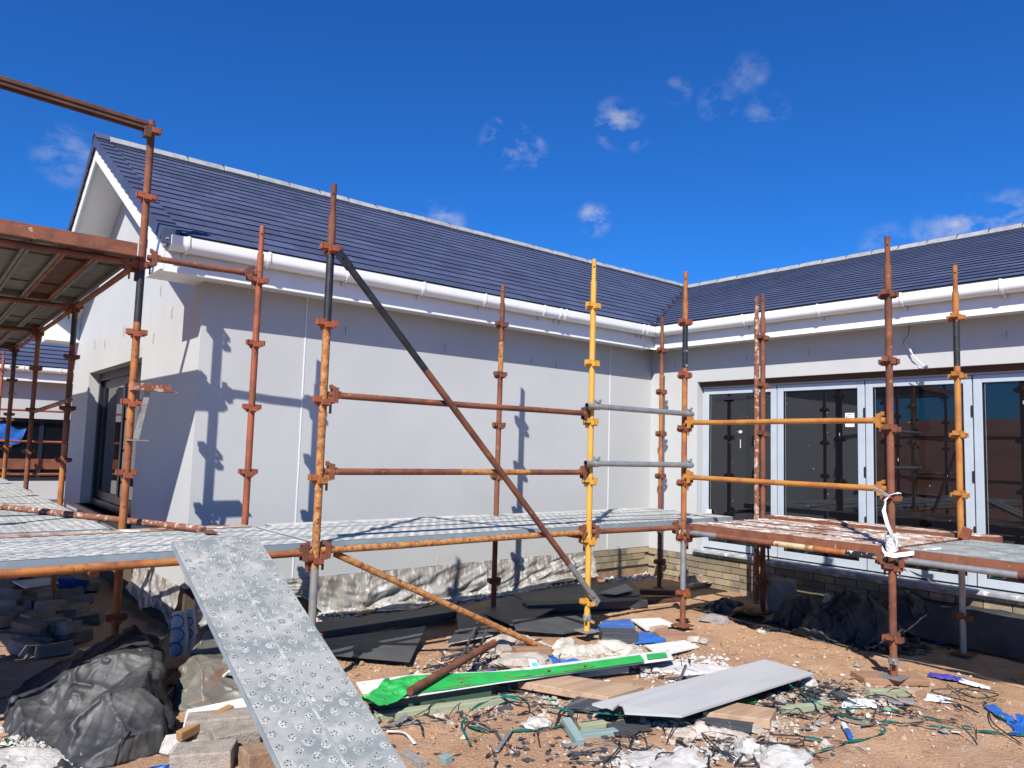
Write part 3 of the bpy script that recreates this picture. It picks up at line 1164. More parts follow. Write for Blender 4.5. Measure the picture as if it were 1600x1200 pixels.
def standard(parent, x, y, zr, zbot, ztop, segs, rm, n_ros=None, plate=None, label=None, rmats=None, lean=(0, 0)):
    """zr: height of the top bracket; segs: (lower end, material) from the top down"""
    m = MB()
    mats, pts, mis, rs = [], [], [], []
    zsp = min(zr + .21, ztop - .03)

    def P(z):
        return Vector((x + lean[0] * (z - 1), y + lean[1] * (z - 1), z))

    def mid(k):
        if k not in mats:
            mats.append(k)
        return mats.index(k)
    top_m = segs[0][1]
    pts += [P(ztop), P(zsp + .004), P(zsp)]
    rs += [.0195, .0195, TR]
    mis += [mid(top_m), mid(top_m)]
    for zl, k in segs:
        pts.append(P(max(zl, zbot)))
        rs.append(TR)
        mis.append(mid(k))
    m.tube(pts, TR, 14, mis, True, rs)
    # pin hole in the spigot
    d = (CAM - P(ztop)).normalized()
    d.z = 0
    d.normalize()
    hc = P(ztop - .07)
    m.tube([hc - d * .0198, hc + d * .0200], .008, 8, mid('hole'))
    s = make('standard', m, mats, parent, loc=P(zbot), smooth=True, sharp=45, label=label)
    k = 0
    z = zr
    while z > zbot + .06 and (n_ros is None or k < n_ros):
        mm = rmats[k] if rmats and k < len(rmats) else rm
        inst('wedge_bracket', ros_mesh(mm), P(z), (0, 0, random.uniform(-.04, .04)), s)
        z -= .495
        k += 1
    if plate:
        b = MB()
        b.box((x, y, zbot - .004), (.15, .15, .008))
        if plate == 'jack':
            b.tube([(x, y, zbot), (x, y, zbot + .10)], .019, 10)
            b.tube([(x, y, zbot + .085), (x, y, zbot + .125)], .034, 10)
            b.box((x, y, zbot + .105), (.17, .022, .018), Matrix.Rotation(.6, 3, 'Z'))
        make('base_plate', b, 'galv' if plate == 'jack' else 'rust', s)
    return s


def ledger(parent, a, z, m, r=.0225, ends=None, label=None, name='ledger', clamp='rust', n=12, gap=.03):
    a, z = Vector(a), Vector(z)
    d = (z - a).normalized()
    mb = MB()
    if isinstance(m, list):                          # [(end fraction, material), ...]
        pts, mis, mats = [a + d * gap], [], []
        for fr, k in m:
            pts.append(a.lerp(z, fr) if fr < 1 else z - d * gap)
            if k not in mats:
                mats.append(k)
            mis.append(mats.index(k))
        mb.tube(pts, r, n, mis)
    else:
        mats = [m]
        sag = [a.lerp(z, t) for t in (0, .25, .5, .75, 1)]
        sag[0] = a + d * gap
        sag[-1] = z - d * gap
        for i in (1, 2, 3):
            sag[i] += Vector((0, 0, random.uniform(-.004, .002)))
        mb.tube(sag, r, n, 0)
    o = make(name, mb, mats, parent, loc=(a + z) / 2, smooth=True, sharp=45, label=label)
    if clamp:
        yaw = math.atan2(d.y, d.x)
        inst('wedge_clamp', clamp_mesh(clamp), a + d * .052, (0, 0, yaw), o)
        inst('wedge_clamp', clamp_mesh(clamp), z - d * .052, (0, 0, yaw + math.pi), o)
    return o


XBs, XC, XD = -4.078, -1.655, -.570
YO, YI = -.748, .504
scA = thing('scaffold', 'scaffold of rusty and yellow tubes standing along the long rendered wall', 'scaffold', (XBs, YO, 0), 'tube scaffolds round the house')
standard(scA, XBs, YO, 2.846, .04, 3.272, [(2.80, 'rust'), (2.36, 'black'), (.80, 'mottled'), (.0, 'galv')], 'red', plate='flat', rmats=['red', 'red', 'red', 'orange', 'red'], label='mottled rusty standard with a black band and galvanised foot')
standard(scA, XBs, YI, 2.830, .04, 3.265, [(0, 'red')], 'red', plate='flat', label='red oxide standard close to the wall corner')
standard(scA, XC, YI, 2.796, .06, 3.19, [(2.62, 'rust'), (2.33, 'mottled'), (0, 'rust')], 'rust', plate='flat', label='thin brown rusty standard in front of the wall')
standard(scA, XC, YO, 2.820, .11, 3.222, [(0, 'yellow')], 'yellow', plate='jack', label='bright yellow standard')
ledger(scA, (XBs, YO, 1.893), (XC, YO, 1.893), 'rust', label='upper rusty guard rail')
ledger(scA, (XBs, YO, 1.4026), (XC, YO, 1.4026), [(.45, 'rust'), (.72, 'mottled'), (1, 'rust')], label='lower rusty guard rail')
ledger(scA, (-6.5, YO, .902), (XBs, YO, .902), 'orange')
ledger(scA, (XBs, YO, .908), (XC, YO, .908), 'mottled')
ledger(scA, (XC, YO, .908), (XD, YO - .11, .908), 'rust')
ledger(scA, (XBs, YI, .845), (XC, YI, .845), 'rust')
ledger(scA, (XC, YI, .845), (.785, YI, .845), 'rust')
for x in (XBs, XC):
    ledger(scA, (x, YO, .863), (x, YI, .863), 'rust', name='transom')
ledger(scA, (-5.3, YO, .863), (-5.3, YI, .863), 'rust', name='transom', clamp=None)
# long diagonal brace with flattened ends
b = MB()
bp = [Vector((-4.055, YO - .06, 2.815)), Vector((-3.985, YO - .06, 2.745))]
a_, z_ = bp[1], Vector((-1.66, YO - .06, .40))
dd = (z_ - a_).normalized()
b.tube([a_, a_.lerp(z_, .27), a_.lerp(z_, .88), z_], .0235, 12, [0, 1, 2], True)
sdv = Vector((0, 1, 0))
upv = dd.cross(sdv)
for c, mm in ((a_ - dd * .035, 0), (z_ + dd * .035, 2)):
    b.box(c, (.13, .010, .062), Matrix((dd, sdv, upv)).transposed(), mm)
b.tube([a_ - dd * .06 - sdv * .012, a_ - dd * .06 + sdv * .05], .010, 8, 0)
b.tube([z_ + dd * .06 - sdv * .012, z_ + dd * .06 + sdv * .02], .009, 8, 2)
make('brace', b, ['black', 'rust', 'galv'], scA, loc=a_, smooth=True, sharp=35, label='long diagonal brace with a black upper end and a galvanised tip')
# the two galvanised tubes coupled across the corner
for za, zb, m1 in ((1.955, 1.945, 'galv'), (1.478, 1.478, 'galv')):
    a = Vector((XC - .10, YO - .045, za))
    z = Vector((XD + .05, -.879 - .055, zb))
    d = (z - a).normalized()
    mb = MB()
    mb.tube([a, z], .0242, 14, 0, False)
    mb.tube([a + d * .0005, a + d * .12], .0205, 12, 1, False)
    n = len(mb.v)
    mb.tube([a + d * .119, a + d * .12], .0205, 12, 1)
    mb.tube([z - d * .001, z], .0242, 14, 0)
    o = make('guard_tube', mb, ['galv', 'hole'], scA, loc=a, smooth=True, sharp=40, label='upper galvanised tube coupled across the corner' if za > 1.7 else 'lower galvanised tube coupled across the corner')
    for c in (a + d * .115, z - d * .05):
        k = MB()
        k.tube([c - d * .022, c + d * .022], .031, 10, 0)
        k.box(c + Vector((0, .03, .0)), (.05, .04, .055))
        k.box(c + Vector((0, .0, .036)), (.045, .045, .012))
        k.tube([c + Vector((.012, -.02, .03)), c + Vector((.012, -.02, .062))], .006, 6)
        k.tube([c + Vector((-.014, .015, .03)), c + Vector((-.014, .015, .058))], .006, 6)
        k.box(c + Vector((.012, -.02, .05)), (.018, .018, .010))
        k.box(c + Vector((-.014, .015, .048)), (.018, .018, .010))
        make('coupler', k, 'galv', o)

scB = thing('scaffold', 'scaffold of rust-red tubes standing in front of the glazed doors', 'scaffold', (-.59, -2.735, 0), 'tube scaffolds round the house')
standard(scB, -.568, -.879, 2.806, .045, 3.28, [(2.78, 'orange'), (2.37, 'black_spot'), (.80, 'orange'), (.36, 'galv'), (0, 'rust')], 'red', plate='flat', label='corner standard, orange with a splashed black band and a bare grey length below')
standard(scB, -.588, -2.735, 2.803, .06, 3.235, [(0, 'rust')], 'rust', plate='jack', label='rust-red standard with white strapping tied round it', rmats=['rust'] * 6)
standard(scB, .676, -2.735, 2.803, .03, 3.245, [(2.76, 'orange'), (2.38, 'black'), (.85, 'amber'), (0, 'galv')], 'amber', plate='flat', rmats=['orange', 'amber', 'amber', 'amber', 'rust', 'rust'], label='orange standard with a black band before the third glazed door')
standard(scB, .670, -.912, 2.80, .03, 3.25, [(0, 'rust')], 'rust', plate='flat', label='brown standard of the close pair')
standard(scB, .630, -.866, 2.80, .03, 3.235, [(0, 'pale_rust')], 'rust', plate='flat', label='pale splashed standard of the close pair', n_ros=0)
standard(scB, .785, .504, 2.80, .03, 3.20, [(2.5, 'rust'), (1.2, 'orange'), (0, 'rust')], 'rust', plate='flat', label='rusty standard in the corner of the two walls')
ledger(scB, (-.58, -.879, 1.8655), (-.588, -2.735, 1.8655), 'amber', label='upper amber guard rail', clamp='amber')
ledger(scB, (-.58, -.879, 1.369), (-.588, -2.735, 1.369), 'amber', label='lower amber guard rail', clamp='amber')
za, zb = at_x(1085, 833, -.585).z, at_x(1385, 872, -.588).z
ledger(scB, (-.58, -.879, za), (-.588, -2.735, zb), [(.20, 'galv'), (.50, 'rust'), (.68, 'cream_paint'), (.82, 'orange'), (1, 'black_spot')], label='deck rail of galvanised, rusty and yellow lengths')
ledger(scB, (-.588, -2.735, zb), (-.588, -5.1, zb), [(.33, 'galv'), (1, 'rust')], label='deck rail with a galvanised length by the strapping')
ledger(scB, (.67, -.912, .85), (.676, -2.735, .85), 'rust')
ledger(scB, (.676, -2.735, .85), (.676, -5.1, .85), 'rust')
for y in (-.9, -2.735):
    ledger(scB, (-.588, y, .835), (.67, y, .835), 'rust', name='transom')
ledger(scB, (-.588, -5.0, .835), (.67, -5.0, .835), 'rust', name='transom', clamp=None)
mb = MB()
mb.tube([(.60, -.99, .80), (.40, -1.0, .42)], .012, 8)
mb.tube([(.72, -.93, .82), (.60, -1.02, .55)], .010, 8)
make('bracket_strut', mb, 'rust', scB)

XGs = -4.93
scG = thing('scaffold', 'tall scaffold with a raised platform beside the gable end', 'scaffold', (XGs, .568, 0), 'tube scaffolds round the house')
standard(scG, -4.906, .568, 3.809, .03, 3.885, [(3.05, 'rust'), (3.0, 'rust'), (2.80, 'rust'), (2.40, 'black'), (.0, 'orange')], 'red', plate='flat', label='tall rusty standard at the corner of the platform with a black band')
standard(scG, XGs, 3.023, 2.831, .03, 2.87, [(2.45, 'black'), (1.5, 'rust'), (0, 'orange')], 'rust', plate='flat', label='standard at the near side of the gable window, black above and orange below')
standard(scG, -4.95, 5.346, 2.864, .03, 2.90, [(0, 'rust')], 'rust', plate='flat')
standard(scG, -4.955, 7.75, 2.85, .03, 2.90, [(2.5, 'black'), (1.4, 'rust'), (0, 'orange')], 'rust', plate='flat')
for y in (.568, 3.023, 5.346, 7.75):
    standard(scG, -6.25, y, 3.809 if y < 1 else 2.85, .03, 3.95 if y < 1 else 2.95, [(0, 'rust')], 'rust', plate='flat')
for a, z in ((.568, 3.023), (3.023, 5.346), (5.346, 7.75)):
    ledger(scG, (XGs, a, 2.822), (XGs, z, 2.822), 'rust', clamp='rust')
    ledger(scG, (-6.25, a, 2.822), (-6.25, z, 2.822), 'rust', clamp='rust')
    ledger(scG, (XGs, a, .865), (XGs, z, .865), 'rust', clamp='rust')
    ledger(scG, (-6.25, a, .865), (-6.25, z, .865), 'rust', clamp='rust')
for y in (.568, 3.023, 5.346, 7.75):
    ledger(scG, (XGs, y, 2.822), (-6.25, y, 2.822), 'rust', name='transom')
    ledger(scG, (XGs, y, .865), (-6.25, y, .865), 'rust', name='transom')
ledger(scG, (-4.906, .55, 2.872), (XBs, .504, 2.872), 'rust', label='short tie tube from the tall standard to the red one')
ledger(scG, (XGs, 5.35, 1.855), (XGs - .02, 2.75, 1.915), [(.45, 'rust'), (1, 'pale_rust')], clamp=None, label='half pale tie rail along the gable')
# channel across the platform end and the rail above it
mb = MB()
mb.span((-7.4, .452, 2.850), (-4.965, .458, 2.940))
mb.span((-7.4, .458, 2.850), (-4.965, .50, 2.856))
mb.span((-7.4, .458, 2.934), (-4.965, .50, 2.940))
make('end_channel', mb, 'rust_side', scG, loc=(-6, .45, 2.87))
mb = MB()
A_, B_ = Vector((-7.4, .52, 3.90)), Vector((-4.95, .53, 3.815))
dd = (B_ - A_).normalized()
Rm = Matrix((dd, Vector((0, 1, 0)), dd.cross(Vector((0, 1, 0))))).transposed()
L_ = (B_ - A_).length
mb.box((A_ + B_) / 2, (L_, .052, .05), Rm)
mb.box((A_ + B_) / 2 + Vector((0, -.03, .018)), (L_, .012, .03), Rm)
mb.box((A_ + B_) / 2 + Vector((0, .0, -.034)), (L_, .018, .016), Rm)
mb.box(B_ + Vector((.01, .0, -.03)), (.05, .06, .10))
make('top_rail', mb, 'under_rust', scG, loc=A_, bevel=.004)
hb = MB()
hb.box((-4.79, .53, 1.945), (.24, .05, .045))
hb.box((-4.78, .53, 1.918), (.30, .07, .008))
hop = make('hop_up_bracket', hb, 'pale_rust', scG, label='short splashed bracket sticking out of the tall standard')
mb = MB()
mb.box((-4.842, .53, 1.74), (.035, .012, .34), Matrix.Rotation(.16, 3, 'Y'))
mb.box((-4.86, .53, 1.565), (.14, .04, .008))
make('stay_bar', mb, 'stone_grey', hop)

# scaffold in front of the far house
scF = thing('scaffold', 'rusty scaffold in front of the far house at the left edge', 'scaffold', (-4.6, 13.0, 0), 'tube scaffolds round the house')
for px, m in ((2, 'red'), (20, 'orange')):
    p = at_y(px, 600, 12.4 if px < 10 else 11.5)
    standard(scF, p.x, p.y, 2.83, .03, 3.2, [(2.3, 'red' if px < 10 else 'black'), (0, m)], 'rust', plate=None)
for py in (642, 690):
    z = at_y(60, py, 13.0).z
    ledger(scF, (-6.0, 13.0, z), (-3.0, 13.0, z), 'red', clamp=None)
z = at_y(60, 741, 13.0).z
ledger(scF, (-6.0, 13.0, z), (-3.0, 13.0, z), 'rust', clamp=None, r=.03)
z0, z1 = at_y(60, 733, 13.1).z, at_y(60, 717, 13.1).z
make('toe_board', MB().span((-6.0, 13.05, z0), (-3.0, 13.09, z1)), 'rust', scF)

# ================================================================== planks and decks
def plank_mesh(L, W, T, top, side, under, kind, seed=0):
    """steel scaffold board, local X along it, top face at z = 0"""
    b = MB()
    rnd = random.Random(seed)
    t = .004
    b.box((0, 0, -t / 2), (L, W, t), None, 2, 1.0, 0)
    for s in (-1, 1):
        b.box((0, s * (W / 2 - t / 2), -T / 2 - t / 2), (L, t, T - t), None, 1)
        b.box((0, s * (W / 2 - .014), -T + t / 2), (L - .01, .020, t), None, 1)
    for s in (-1, 1):
        b.box((s * (L / 2 - t / 2), 0, -T / 2 - t / 2), (t, W - 2 * t, T - t), None, 1)
    if kind == 'ribs':
        n = max(2, int(W / .075))
        for i in range(n):
            y = -W / 2 + W * (i + .5) / n
            b.box((0, y, .0025), (L - .02, .022, .005), None, 0)
        for i in range(2):
            b.box((-L / 2 + L * (i + .5) / 2, 0, -.012), (.004, W - .03, .014), None, 2)
    else:
        if W > .3:
            b.box((0, 0, .003), (L - .03, .016, .008), None, 1, 1.0, 3)
        nc = int(W / .058)
        for i in range(nc):
            y = -W / 2 + W * (i + .5) / nc
            if W > .3 and abs(y) < .02:
                continue
            x = -L / 2 + .04 + (.042 if i % 2 else 0)
            while x < L / 2 - .04:
                hx, hy = x + rnd.uniform(-.006, .006), y + rnd.uniform(-.004, .004)
                n0 = len(b.v)
                ph = rnd.random()
                for k in range(9):
                    an = ph + k * .698
                    rr = .0245 * rnd.uniform(.75, 1.2)
                    b.v.append(Vector((hx + rr * math.cos(an), hy + rr * math.sin(an), .0004)))
                b.v.append(Vector((hx, hy, .0018)))
                for k in range(9):
                    b.face((n0 + k, n0 + (k + 1) % 9, n0 + 9), 3)
                for k in range(5):
                    an = ph + k * 1.2566
                    ro = .0122 * rnd.uniform(.8, 1.15)
                    c = Vector((hx + ro * math.cos(an), hy + ro * math.sin(an), .0022))
                    rh = .0040 * rnd.uniform(.6, 1.15)
                    b.poly([c + Vector((rh * math.cos(q), rh * math.sin(q), 0)) for q in (0, 1.25, 2.5, 3.77, 5.0)], 4)
                x += .084
    return mesh_of('scaffold_plank', b, [top, side, under, 'dimple' if top != 'rust_plank' else top, 'hole'])


G_PL = 'steel planks laid on the scaffold decks'


def plank(me, c, yaw, label, group=G_PL, rot=None):
    o = inst('scaffold_plank', me, c, rot or (random.uniform(-.004, .004), random.uniform(-.002, .002), yaw + random.uniform(-.003, .003)))
    return tag(o, label, 'scaffold plank', group)


ZD = .952
wide = plank_mesh(2.40, .485, .06, 'deck_plank', 'plank_side', 'under_galv', 'dimple', 1)
wide3 = plank_mesh(2.14, .485, .06, 'deck_plank', 'plank_side', 'under_galv', 'dimple', 2)
narrow = plank_mesh(2.40, .15, .06, 'rust_plank', 'rust_side', 'under_rust', 'ribs', 3)
narrow3 = plank_mesh(2.14, .15, .06, 'deck_plank', 'plank_side', 'under_galv', 'ribs', 4)
for xc, lab, a, b_ in ((-5.29, 'left of the ramp top', wide, narrow), (-2.865, 'left of the yellow standard', wide, narrow3), (-.555, 'running into the corner', wide3, narrow3)):
    plank(a, (xc, -.425, ZD), 0, 'wide outer galvanised deck plank, ' + lab)
    plank(a, (xc, .068, ZD - .002), 0, 'wide inner galvanised deck plank, ' + lab)
    if xc > -5:
        plank(b_, (xc, .395, ZD - .001), 0, 'narrow plank against the wall side of the deck, ' + lab)
plank(narrow, (-5.29, .395, ZD + .002), 0, 'narrow rusty plank along the back of the deck, left of the ramp top')
rustp = plank_mesh(1.80, .225, .065, 'rust_plank', 'rust_side', 'under_rust', 'ribs', 5)
wrd = ['outermost', 'second', 'third', 'fourth']
for i in range(4):
    plank(rustp, (-.44 + i * .25, -1.83, ZD - .001 * i), -math.pi / 2, 'splashed rusty plank before the glazed doors, %s from the outer edge' % wrd[i])
plank(rustp, (.56, -1.83, ZD - .003), -math.pi / 2, 'splashed rusty plank before the glazed doors, fifth from the outer edge')
rustl = plank_mesh(2.05, .225, .065, 'rust_plank', 'rust_side', 'under_rust', 'ribs', 15)
plank(rustl, (.825, -1.93, ZD + .026), -math.pi / 2, 'splashed rusty plank lying between the inner standards and the glass')
galvp = plank_mesh(2.30, .225, .065, 'galv_plank', 'rust_side', 'under_galv', 'ribs', 6)
for i in range(5):
    plank(galvp, (-.44 + i * .25, -3.93, ZD - .001 * i), -math.pi / 2, 'grey ribbed plank right of the white strapping, %s from the outer edge' % (wrd + ['innermost'])[i])
gab = plank_mesh(2.36, .235, .06, 'deck_plank', 'plank_side', 'under_galv', 'dimple', 7)
for j, (yc, nm) in enumerate(((1.76, 'near'), (4.17, 'middle'), (6.56, 'far'))):
    for i in range(5):
        plank(gab, (-5.10 - i * .24, yc, ZD + .001 * (i % 2)), math.pi / 2, 'dusty low gable deck plank, %s bay, %s from the house' % (nm, (wrd + ['fifth'])[i]))
hg = plank_mesh(2.40, .205, .058, 'galv_plank', 'under_galv', 'under_galv', 'ribs', 8)
hr = plank_mesh(2.40, .205, .058, 'rust_plank', 'rust', 'under_rust', 'ribs', 9)
for j, (yc, nm) in enumerate(((1.73, 'near'), (4.14, 'middle'), (6.55, 'far'))):
    for i in range(6):
        r = (j == 0 and i == 1) or (j == 2 and i == 2)
        plank(hr if r else hg, (-5.052 - i * .212, yc, 2.905), math.pi / 2, '%s high platform plank, %s bay, %s from the gable' % ('rusty brown' if r else 'grey', nm, (wrd + ['fifth', 'sixth'])[i]))

# the ramp
slope = .449
Lr = 2.15 / math.cos(math.atan(slope))
ramp_me = plank_mesh(Lr, .492, .036, 'galv_plank', 'plank_side', 'under_galv', 'dimple', 21)
ymid = -.655 - 1.075
rmp = inst('scaffold_plank', ramp_me, (-4.640, ymid, 1.004 - slope * 1.075), (0, math.atan(slope), -math.pi / 2 + .022))
tag(rmp, 'galvanised dimpled plank leaning as a ramp from the ground up to the deck', 'scaffold plank', None)

# loose things on the decks
a, z = at_z(6, 792, .978), at_z(318, 827, .978)
pipe = MB()
pipe.tube([a, a.lerp(z, .3), a.lerp(z, .7), z], .0235, 12)
dd = (z - a).normalized()
pp = make('scaffold_tube', pipe, 'pale_rust', smooth=True, sharp=45)
tag(pp, 'splashed rusty tube lying across the deck behind the tall standard', 'tube')
pl_ = MB()
sdv = dd.cross(Vector((0, 0, 1))).normalized()
Rm = Matrix((dd, sdv, Vector((0, 0, 1)))).transposed()
pl_.box(z + dd * .06 - Vector((0, 0, .012)), (.16, .07, .007), Rm @ Matrix.Rotation(.5, 3, 'Z'))
pl_.box(a - dd * .03 - Vector((0, 0, .005)), (.12, .07, .007), Rm)
make('flattened_end', pl_, 'rust', pp)
# hinge flap standing by the orange standard and the orange plank end
fl = MB()
fl.box((.60, -2.80, 1.0), (.035, .07, .10), Matrix.Rotation(.35, 3, 'X'))
tag(make('wedge_plate', fl, 'red', bevel=.006), 'small rusty plate standing at the foot of the orange standard', 'wedge')

# white strapping tied round the red standard
ST = Vector((-.588, -2.735, 0))


def cpts(l, dep=.0):
    """points at the standard's distance, along the picked line"""
    out = []
    for x, y, off in l:
        d = ray(x, y)
        t = ((ST - CAM).dot(Vector((FW.x, FW.y, 0))) + off) / d.dot(Vector((FW.x, FW.y, 0)))
        out.append(CAM + d * t)
    return out


sb = MB()
sb.ribbon(cpts([(1364, 764, -.06), (1376, 770, -.06), (1388, 777, -.05), (1397, 772, -.05), (1406, 771, -.03), (1406, 780, -.02), (1400, 786, -.03)]), .030, 0, .6, 1)
sb.ribbon(cpts([(1392, 774, -.06), (1383, 782, -.06), (1381, 800, -.06), (1386, 820, -.055), (1394, 838, -.05), (1400, 850, -.06)]), .026, 0, .9, 2)
for k in range(5):
    ring = []
    zz = at_x(1396, 838 + k * 5, -.588).z
    for i in range(13):
        an = i / 12 * 2 * math.pi
        ring.append(ST + Vector((math.cos(an) * .042, math.sin(an) * .042, zz + .01 * math.sin(an * 2 + k))))
    b0 = len(sb.v)
    for q in ring:
        sb.v += [q + Vector((0, 0, .013)), q - Vector((0, 0, .013))]
    for i in range(12):
        sb.face((b0 + 2 * i, b0 + 2 * i + 1, b0 + 2 * i + 3, b0 + 2 * i + 2))
ring = cpts([(1378, 856, -.07), (1383, 865, -.08), (1396, 868, -.09), (1415, 866, -.10), (1440, 862, -.07), (1470, 859, -.02)])
b0 = len(sb.v)
for q in ring:
    sb.v += [q + Vector((0, 0, .016)), q - Vector((0, 0, .016))]
for i in range(len(ring) - 1):
    sb.face((b0 + 2 * i, b0 + 2 * i + 1, b0 + 2 * i + 3, b0 + 2 * i + 2))
sb.ribbon(cpts([(1409, 890, .02), (1424, 896, .03), (1437, 901, .02), (1447, 903, .0), (1458, 912, .02)]), .03, 0, .5, 5)
sto = make('strapping', sb, 'white_film')
mdd = sto.modifiers.new('thickness', 'SOLIDIFY')
mdd.thickness = .002
tag(sto, 'white strapping knotted round the red standard with loose tails', 'strap')

# ================================================================== loose things on the ground
def timber(label, cat, m, a, b, w, h, za=0.0, zb=0.0, name='timber_offcut', roll=0.0, group=None, bevel=.004, jag=0.0):
    """a square-cut length whose underside runs between two picked ground points"""
    A, B = at_g(a[0], a[1], za), at_g(b[0], b[1], zb)
    d = B - A
    L = d.length
    x = d.normalized()
    y = Vector((0, 0, 1)).cross(x).normalized()
    z = x.cross(y)
    mb = MB()
    n = max(1, int(L / .25))
    rnd = random.Random(int(a[0] * 7 + a[1]))
    for i in range(n + 1):
        f = -L / 2 + L * i / n
        o1, o2 = rnd.uniform(-.0015, .0015), rnd.uniform(-.0015, .0015)
        e = rnd.uniform(-jag, jag) if i in (0, n) else 0
        mb.v += [Vector((f + e, -w / 2 + o1, 0)), Vector((f - e, w / 2 + o1, 0)), Vector((f, w / 2 + o1, h + o2)), Vector((f + e * .5, -w / 2 + o1, h + o2))]
    for i in range(n):
        for k in range(4):
            p, q = i * 4 + k, i * 4 + (k + 1) % 4
            mb.face((p, q, q + 4, p + 4))
    mb.face((3, 2, 1, 0))
    mb.face([n * 4 + k for k in range(4)])
    Rm = Matrix((x, y, z)).transposed() @ Matrix.Rotation(roll, 3, 'X')
    o = make(name, mb, m, loc=(A + B) / 2, rot=Rm.to_euler(), bevel=bevel)
    return tag(o, label, cat, group)


def sheet(label, cat, m, pts, thick, name, side=None, group=None, bevel=0.0, subs=None):
    """flat board or sheet with picked corners (x, y, height above the soil)"""
    P = [at_g(x, y, h) for x, y, h in pts]
    # counter-clockwise from above
    a = sum(P[i].x * P[(i + 1) % len(P)].y - P[(i + 1) % len(P)].x * P[i].y for i in range(len(P)))
    if a < 0:
        P = P[::-1]
    mb = MB()
    mb.prism(P, thick, 0, None if side is None else 1)
    o = make(name, mb, [m] if side is None else [m, side], bevel=bevel)
    return tag(o, label, cat, group)


def stone(label, cat, m, p, r, seed, flat=.6, name='rubble_stone', group=None, sub=2, amp=.28, dz=0.0, el=1.0, rot=0.0):
    P = at_g(p[0], p[1], dz)
    mb = MB().lump(P + Vector((0, 0, r * flat * .55)), r * el, r, r * flat, seed, sub, amp, 0, rot, 1.7)
    o = make(name, mb, m, loc=P)
    return tag(o, label, cat, group)


def folds(d, seed, n=7, f0=1.2):
    rnd = random.Random(seed)
    s = 0
    for i in range(n):
        k = Vector((rnd.uniform(-1, 1), rnd.uniform(-1, 1), rnd.uniform(-1, 1))).normalized()
        w = noise.noise(d * 1.3 + Vector((seed, i, 0))) * .35
        s += (tri(d.dot(k) * f0 * (1 + .55 * i) + rnd.random() + w) - .5) / (1 + .75 * i)
    return s


def settle(P, shrink, H, seed, steps=40, its=12, g=.004, bend=.4, rough=.02, rest=None):
    """lets a slack sheet buckle and settle: distance-keeping on a grid of points over the height field H"""
    rs = np.random.RandomState(seed)
    ny, nx, _ = P.shape
    cons = []
    for dy, dx, k in ((0, 1, 1.0), (1, 0, 1.0), (1, 1, .7), (1, -1, .7), (0, 2, bend), (2, 0, bend), (0, 4, bend * .25), (4, 0, bend * .25)):
        if dx >= 0:
            sa, sb = (slice(0, ny - dy), slice(0, nx - dx)), (slice(dy, ny), slice(dx, nx))
        else:
            sa, sb = (slice(0, ny - dy), slice(-dx, nx)), (slice(dy, ny), slice(0, nx + dx))
        r = np.linalg.norm(P[sb] - P[sa], axis=2)
        cons.append((sa, sb, r / shrink if rest is None else np.full(r.shape, math.hypot(dx * rest[0], dy * rest[1])), k))
    lo = np.zeros((ny, nx))
    for f, am in ((5, 1.0), (9, .6), (17, .35)):
        gr = rs.randn(f, f)
        yi, xi = np.linspace(0, f - 1.001, ny), np.linspace(0, f - 1.001, nx)
        y0, x0 = yi.astype(int), xi.astype(int)
        fy, fx = (yi - y0)[:, None], (xi - x0)[None, :]
        lo += am * ((gr[y0][:, x0] * (1 - fx) + gr[y0][:, x0 + 1] * fx) * (1 - fy) + (gr[y0 + 1][:, x0] * (1 - fx) + gr[y0 + 1][:, x0 + 1] * fx) * fy)
    P = P.copy()
    P[:, :, 2] += np.abs(lo) * rough
    V = np.zeros_like(P)
    for st in range(steps):
        V *= .86
        V[:, :, 2] -= g
        Q = P + V
        for _ in range(its):
            D_, C_ = np.zeros_like(Q), np.full((ny, nx, 1), 1e-6)
            for sa, sb, r, k in cons:
                d = Q[sb] - Q[sa]
                L = np.linalg.norm(d, axis=2) + 1e-9
                c = (k * .5 * (L - r) / L)[:, :, None] * d
                D_[sa] += c
                D_[sb] -= c
                C_[sa] += k
                C_[sb] += k
            Q += 1.35 * D_ / C_
            h = H(Q[:, :, 0], Q[:, :, 1]) + .006
            hit = Q[:, :, 2] < h
            Q[:, :, 2] = np.where(hit, h, Q[:, :, 2])
            fr = np.where(hit, .35, 0.0)[:, :, None]
            Q[:, :, :2] += (P[:, :, :2] - Q[:, :, :2]) * fr
        V = np.clip(Q - P, -.03, .03)
        P = Q
    return P


